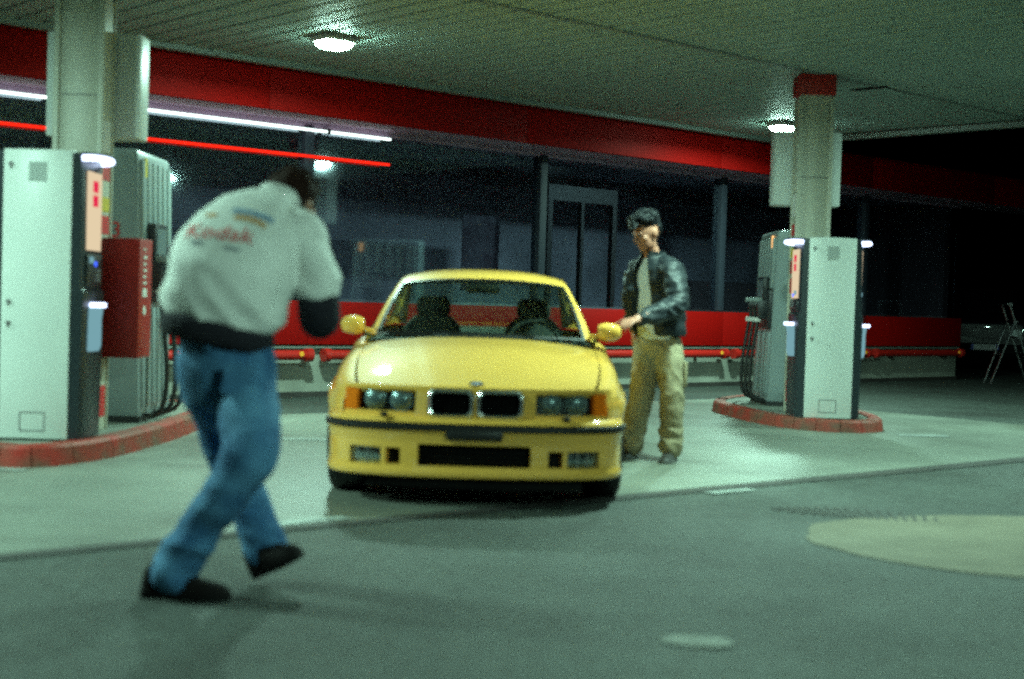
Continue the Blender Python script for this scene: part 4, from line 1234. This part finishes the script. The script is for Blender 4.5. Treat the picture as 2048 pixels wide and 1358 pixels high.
# printing on the back of the jacket, laid onto the cloth
jb = BVHTree.FromPolygons([v.co.copy() for v in jk.data.vertices], [tuple(p.vertices) for p in jk.data.polygons])
pc = L1(-1.06, 5.38, 1.36)
pn = V3((-.14, -.93, .34)).normalized(); pr = V3((.985, -.10, -.06)); pr = (pr - pn*pr.dot(pn)).normalized(); pu = pn.cross(pr)
if pu.z < 0: pu = -pu
def lay(name, pts2, faces, m, offset=.003):
    vs = []
    for x, y in pts2:
        o_ = pc + pr*x + pu*y + pn*.4
        hit = jb.ray_cast(o_, -pn, 1.2)
        vs.append((hit[0] + pn*offset) if hit[0] is not None else pc + pr*x + pu*y)
    return MB().add(vs, faces).build(name, m, jk, smooth=True, fix=False)
def lay_grid(name, x0, x1, y0, y1, m, nx=16, ny=4, sag=0.0):
    pts = [(x0 + (x1-x0)*i/nx, y0 + (y1-y0)*j/ny - sag*((i/nx - .3)**2)) for i in range(nx+1) for j in range(ny+1)]
    fs = [(i*(ny+1)+j, (i+1)*(ny+1)+j, (i+1)*(ny+1)+j+1, i*(ny+1)+j+1) for i in range(nx) for j in range(ny)]
    return lay(name, pts, fs, m)
lay_grid('blue_print', -.02, .135, .085, .115, M['print_blue'], sag=.05)
lay_grid('orange_print', .0, .12, .052, .078, M['print_orange'], sag=.05)
lay_grid('orange_print', -.115, -.07, .055, .075, M['print_orange'], nx=6)
tm = text_mesh('Kodak', .10, 'lettering', 0)
bm = bmesh.new(); bm.from_mesh(tm); bmesh.ops.triangulate(bm, faces=bm.faces)
for _ in range(2): bmesh.ops.subdivide_edges(bm, edges=[e for e in bm.edges if e.calc_length() > .008], cuts=1)
bm.to_mesh(tm); bm.free()
lay('red_lettering', [(v.co.x - .03, v.co.y - .025) for v in tm.vertices], [tuple(p.vertices) for p in tm.polygons], M['print_red'])
lay_grid('grey_print', -.12, -.075, -.085, -.068, M['print_grey'], nx=6, ny=2)
lay_grid('grey_print', .01, .065, -.095, -.08, M['print_grey'], nx=6, ny=2)
# compact camera held before the face
pcam = empty('photo_camera', (-.925, 6.12, 1.43)); tag(pcam, 'small black camera held up before the face of the bending person', 'camera')
pcam.rotation_euler = (-.3, 0, -.45)
MB().box(-.065, .065, -.02, .02, -.038, .038).build('camera_body', M['trim'], pcam, bevel=.008)
MB().tube([(0, .018, 0), (0, .06, 0)], .026, 18).build('camera_lens', M['trim'], pcam, smooth=True)

# ---------- man in the leather jacket by the car
p2 = empty('person', (1.08, 10.45, 0)); O2 = V3((1.08, 10.45, 0))
tag(p2, 'man in black leather jacket and khaki trousers reaching to the car mirror', 'person')
def L2(x, y, z): return V3((x, y, z)) - O2
look2 = V3((-.78, -.52, -.40)); ff = V3((-.8, -.6, 0)).normalized(); fs = V3((-.6, .8, 0))   # facing, his right
b = MB()
hc2 = L2(.950, 10.33, 1.665)
Mh2 = head(b, hc2, look2, (-.2, -.1, 1), 1.06)
limb(b, [(L2(1.01, 10.40, 1.49), .058), (L2(.975, 10.365, 1.585), .055)], n=14)
limb(b, [(L2(1.075, 10.48, .92), .15, .11), (L2(1.065, 10.45, 1.12), .14, .10), (L2(1.04, 10.42, 1.33), .16, .11), (L2(1.02, 10.41, 1.44), .12, .08)], side=fs)
limb(b, [(L2(1.115, 10.29, 1.40), .05), (L2(1.155, 10.14, 1.155), .043), (L2(.99, 9.93, 1.09), .038), (L2(.855, 9.77, 1.045), .030)], n=14, res=24)
limb(b, [(L2(.925, 10.50, 1.40), .05), (L2(.885, 10.52, 1.16), .043), (L2(.90, 10.56, .95), .030)], n=14, res=22)
for hp, kn, an in (((1.15, 10.43, .86), (1.178, 10.36, .49), (1.185, 10.42, .09)), ((1.0, 10.53, .86), (.965, 10.45, .48), (.90, 10.50, .09))):
    limb(b, [(L2(*hp), .08), (L2(*kn), .058), (L2(*an), .042)], n=14, res=20)
hand(b, L2(.850, 9.765, 1.043), (-.62, -.78, -.16), (-.15, .12, -1), 1.08, .42, -1)
hand(b, L2(.90, 10.555, .945), (0, -.1, -.95), (.8, 0, 0), 1.05, .35, 1)
fuse('body', b, M['skin2'], p2, .008, 4)
face_bits(Mh2, 1.06, p2, lip)
b = MB()
b.ellipsoid((0, -.030, .072), (.088, .100, .075), 18, 12, Mh2)
b.ellipsoid((0, -.075, .02), (.080, .045, .075), 16, 10, Mh2)
for k in range(70):
    a = random.uniform(0, 2*pi); t = random.uniform(0, 1.35)
    y = sin(t)*sin(a)*.115 - .015
    d = V3((sin(t)*cos(a)*.09, y, cos(t)*.085 + .075))
    if y > .06: d.z += .012
    r_ = random.uniform(.014, .024)
    b.ellipsoid(tuple(d), (r_, r_, r_), 8, 6, Mh2)
b.ellipsoid((.0, .095, .088), (.05, .03, .022), 10, 8, Mh2)
b.ellipsoid((-.02, .118, .075), (.03, .022, .014), 10, 8, Mh2)
fuse('hair', b, M['hair_black'], p2, .007, 1, lambda p, n_: .005*ridged(p, (45, 45, 45), 3))
# t-shirt
b = MB(); rr = []
prof = [((1.075, 10.47, .905), .165, .125), ((1.07, 10.465, 1.0), .165, .128), ((1.06, 10.45, 1.15), .163, .125), ((1.045, 10.425, 1.30), .172, .128), ((1.025, 10.41, 1.40), .15, .11), ((1.01, 10.40, 1.47), .085, .075), ((1.005, 10.395, 1.495), .066, .062)]
Cn = [V3(p[0]) for p in prof]
for i, (c, a, d_) in enumerate(prof):
    rr.append([v - O2 for v in ring(c, Cn[min(i+1, 6)] - Cn[max(i-1, 0)], fs, a, d_, 24, 2.2)])
fuse('shirt', b.loft(rr), M['tee'], p2, .010, 3, lambda p, n_: .006*ridged(p, (7, 7, 4), 4))
# leather jacket, open at the front
b = MB(); G = []; G2 = []
prof = [((1.085, 10.475, .925), .205, .165), ((1.08, 10.47, .97), .215, .172), ((1.075, 10.465, 1.08), .21, .168), ((1.06, 10.45, 1.20), .21, .165), ((1.045, 10.43, 1.31), .215, .160), ((1.03, 10.415, 1.40), .205, .145), ((1.02, 10.41, 1.455), .15, .115), ((1.012, 10.405, 1.50), .095, .09), ((1.008, 10.40, 1.535), .085, .085)]
Cn = [V3(p[0]) for p in prof]
PR = []
for k in range(40):
    t = k/39*(len(prof) - 1); i = min(int(t), len(prof) - 2); f = t - i
    PR.append((Cn[i].lerp(Cn[i+1], f), prof[i][1] + (prof[i+1][1] - prof[i][1])*f, prof[i][2] + (prof[i+1][2] - prof[i][2])*f))
def jfold(p):
    q = p + O2
    return .014*ridged(V3((q.x + q.y*.4, q.y, q.z*1.0 - q.x*.5)), (5, 5, 12), 11) + .006*noise.noise(q*18)
for i, (c, a, d_) in enumerate(PR):
    row = []
    op = .55 - .22*min(1, i/30)           # half opening angle at the front
    for k in range(61):
        q = op + (2*pi - 2*op)*k/60
        p = c + ff*d_*cos(q)*1.0 + fs*a*sin(q) - O2
        n_ = (ff*cos(q) + fs*sin(q))
        row.append(p + n_*jfold(p)*.9)
    G.append(row)
inn = []
for (c, a, d_), r in zip(PR, G):
    inn.append([p + ((c - O2) - p)*.07 for p in r])
b.loft([r + i_[::-1] for r, i_ in zip(G, inn)], cap=True)
jk2 = b.build('jacket', M['leather'], p2, smooth=True, angle=60)
def foldsL(p, n_):
    q = p + O2
    return .016*ridged(V3((q.x*.6 + q.z*.6, q.y, q.z)), (10, 10, 16), 6) + .006*noise.noise(q*22) - .004
b = MB()
limb(b, [(L2(1.06, 10.36, 1.43), .075), (L2(1.125, 10.28, 1.395), .092), (L2(1.16, 10.19, 1.27), .086), (L2(1.165, 10.12, 1.155), .080), (L2(1.10, 10.04, 1.115), .074), (L2(.98, 9.92, 1.08), .062), (L2(.885, 9.81, 1.052), .050)], n=18, res=44)
fuse('sleeve', b, M['leather'], p2, .009, 2, foldsL)
b = MB()
limb(b, [(L2(.97, 10.45, 1.43), .075), (L2(.91, 10.50, 1.385), .085), (L2(.885, 10.48, 1.26), .078), (L2(.882, 10.52, 1.15), .072), (L2(.90, 10.555, .985), .050)], n=18, res=36)
fuse('sleeve', b, M['leather'], p2, .009, 2, foldsL)
# trousers
def foldsK(p, n_):
    q = p + O2
    return .009*ridged(V3((q.x, q.y, q.z + q.x*.5)), (9, 9, 9), 9)*(1.7 if q.z < .25 else 1) + .003*noise.noise(q*20) - .003
b = MB()
limb(b, [(L2(1.075, 10.48, .96), .155, .12), (L2(1.075, 10.48, .86), .185, .14)], side=fs, n=24)
limb(b, [(L2(1.14, 10.43, .87), .105, .12), (L2(1.165, 10.39, .68), .100, .112), (L2(1.18, 10.37, .48), .090, .10), (L2(1.185, 10.40, .25), .086, .092), (L2(1.185, 10.41, .11), .086, .095)], n=20, res=36)
limb(b, [(L2(1.01, 10.52, .87), .105, .12), (L2(.99, 10.48, .68), .100, .11), (L2(.965, 10.45, .48), .092, .10), (L2(.925, 10.48, .25), .088, .095), (L2(.90, 10.50, .11), .088, .095)], n=20, res=36)
fuse('trousers', b, M['khaki'], p2, .010, 3, foldsK)
MB().box(-.012, .012, -.08, .06, -.10, .08).build('cargo_pocket', M['khaki'], p2, loc=L2(1.268, 10.38, .66), bevel=.008)
shoe('shoe', L2(1.20, 10.47, .002), L2(1.12, 10.18, .002), M['sneaker'], p2, .052, (0, 0, 1), .10, M['sole'])
shoe('shoe', L2(.925, 10.55, .002), L2(.80, 10.29, .002), M['sneaker'], p2, .050, (0, 0, 1), .10, M['sole'])

# ================================================================== FAR RIGHT: LADDER AND PARKED CAR
ld = empty('step_ladder', (8.25, 23.6, 0)); tag(ld, 'aluminium step ladder standing open in the dark at the right edge', 'ladder')
for s in (0, .38):
    MB().tube([(-.02, s + .0, 1.34), (.46, s + .05, .02)], .018, 6).build('front_rail', M['alu'], ld)
    MB().tube([(.09, s + .02, 1.05), (-.28, s*.9 + .02, .0)], .015, 6).build('rear_rail', M['alu'], ld)
for k in range(4):
    t = .22 + .2*k
    x = -.02 + .48*t; z = 1.34 - 1.32*t
    MB().box(x - .02, x + .05, .0, .40, z - .012, z + .012).build('step', M['alu'], ld)
MB().box(-.06, .03, -.01, .40, 1.32, 1.35).build('top_cap', M['alu'], ld)
MB().tube([(-.10, .02, .5), (-.10, .38, .5)], .01, 6).build('cross_bar', M['alu'], ld)

sv = empty('parked_car', (9.3, 28.0, 0), radians(-14)); tag(sv, 'dark off road car parked in the shadow behind the ladder', 'car')
rr = []
for y, w, z0, z1 in ((0, .78, .42, .98), (.06, .84, .35, 1.04), (.5, .87, .32, 1.08), (1.25, .88, .30, 1.13), (3.8, .87, .30, 1.13), (4.2, .82, .36, 1.10)):
    rr.append([(-w + .06, y, z0), (w - .06, y, z0), (w, y, z0 + .12), (w, y, z1 - .14), (w - .09, y, z1), (-w + .09, y, z1), (-w, y, z1 - .14), (-w, y, z0 + .12)])
MB().loft(rr).build('body', M['suv'], sv, bevel=.03)
rr = []
for y, w, z in ((1.15, .78, 1.12), (1.7, .70, 1.66), (2.2, .68, 1.70), (3.6, .68, 1.68), (4.05, .76, 1.12)):
    rr.append([(-.80, min(max(y, 1.15), 4.05), 1.11), (.80, y, 1.11), (w, y, z), (-w, y, z)])
MB().loft(rr).build('cabin', M['suv'], sv, bevel=.03)
MB().add([(-.72, 1.16, 1.15), (.72, 1.16, 1.15), (.64, 1.66, 1.62), (-.64, 1.66, 1.62)], [(0, 1, 2, 3)]).build('windscreen', M['suv'], sv, loc=(0, -.015, .01))
for k in range(9):
    MB().box(-.30 + .07*k, -.27 + .07*k, -.02, .0, .72, .90).build('grille_bar', M['grey'], sv)
for s in (-1, 1):
    h_ = MB().tube([(s*.60, -.03, .80), (s*.60, .05, .80)], .085, 16).build('headlamp', M['reflector_bowl'], sv, smooth=True)
    MB().tube([(s*.62, -.03, .50), (s*.62, .03, .50)], .05, 12).build('fog_lamp', M['reflector_bowl'], sv, smooth=True)
    for y in (.75, 3.4):
        w_ = MB().tube([(s*.70, y, .34), (s*.88, y, .34)], .34, 24).build('wheel', M['rubber'], sv, smooth=True)
        MB().tube([(s*.87, y, .34), (s*.89, y, .34)], .2, 16).build('rim', M['rim'], w_, smooth=True)
MB().box(-.84, .84, -.10, .05, .40, .58).build('bumper', M['black'], sv, bevel=.02)
pt = MB().box(-.26, .26, -.12, -.105, .46, .57).build('number_plate', M['plate'], sv)
for s in (-1, 1):
    MB().box(s*.235 - .025, s*.235 + .025, -.124, -.118, .46, .57).build('plate_band', M['plate_blue'], pt)
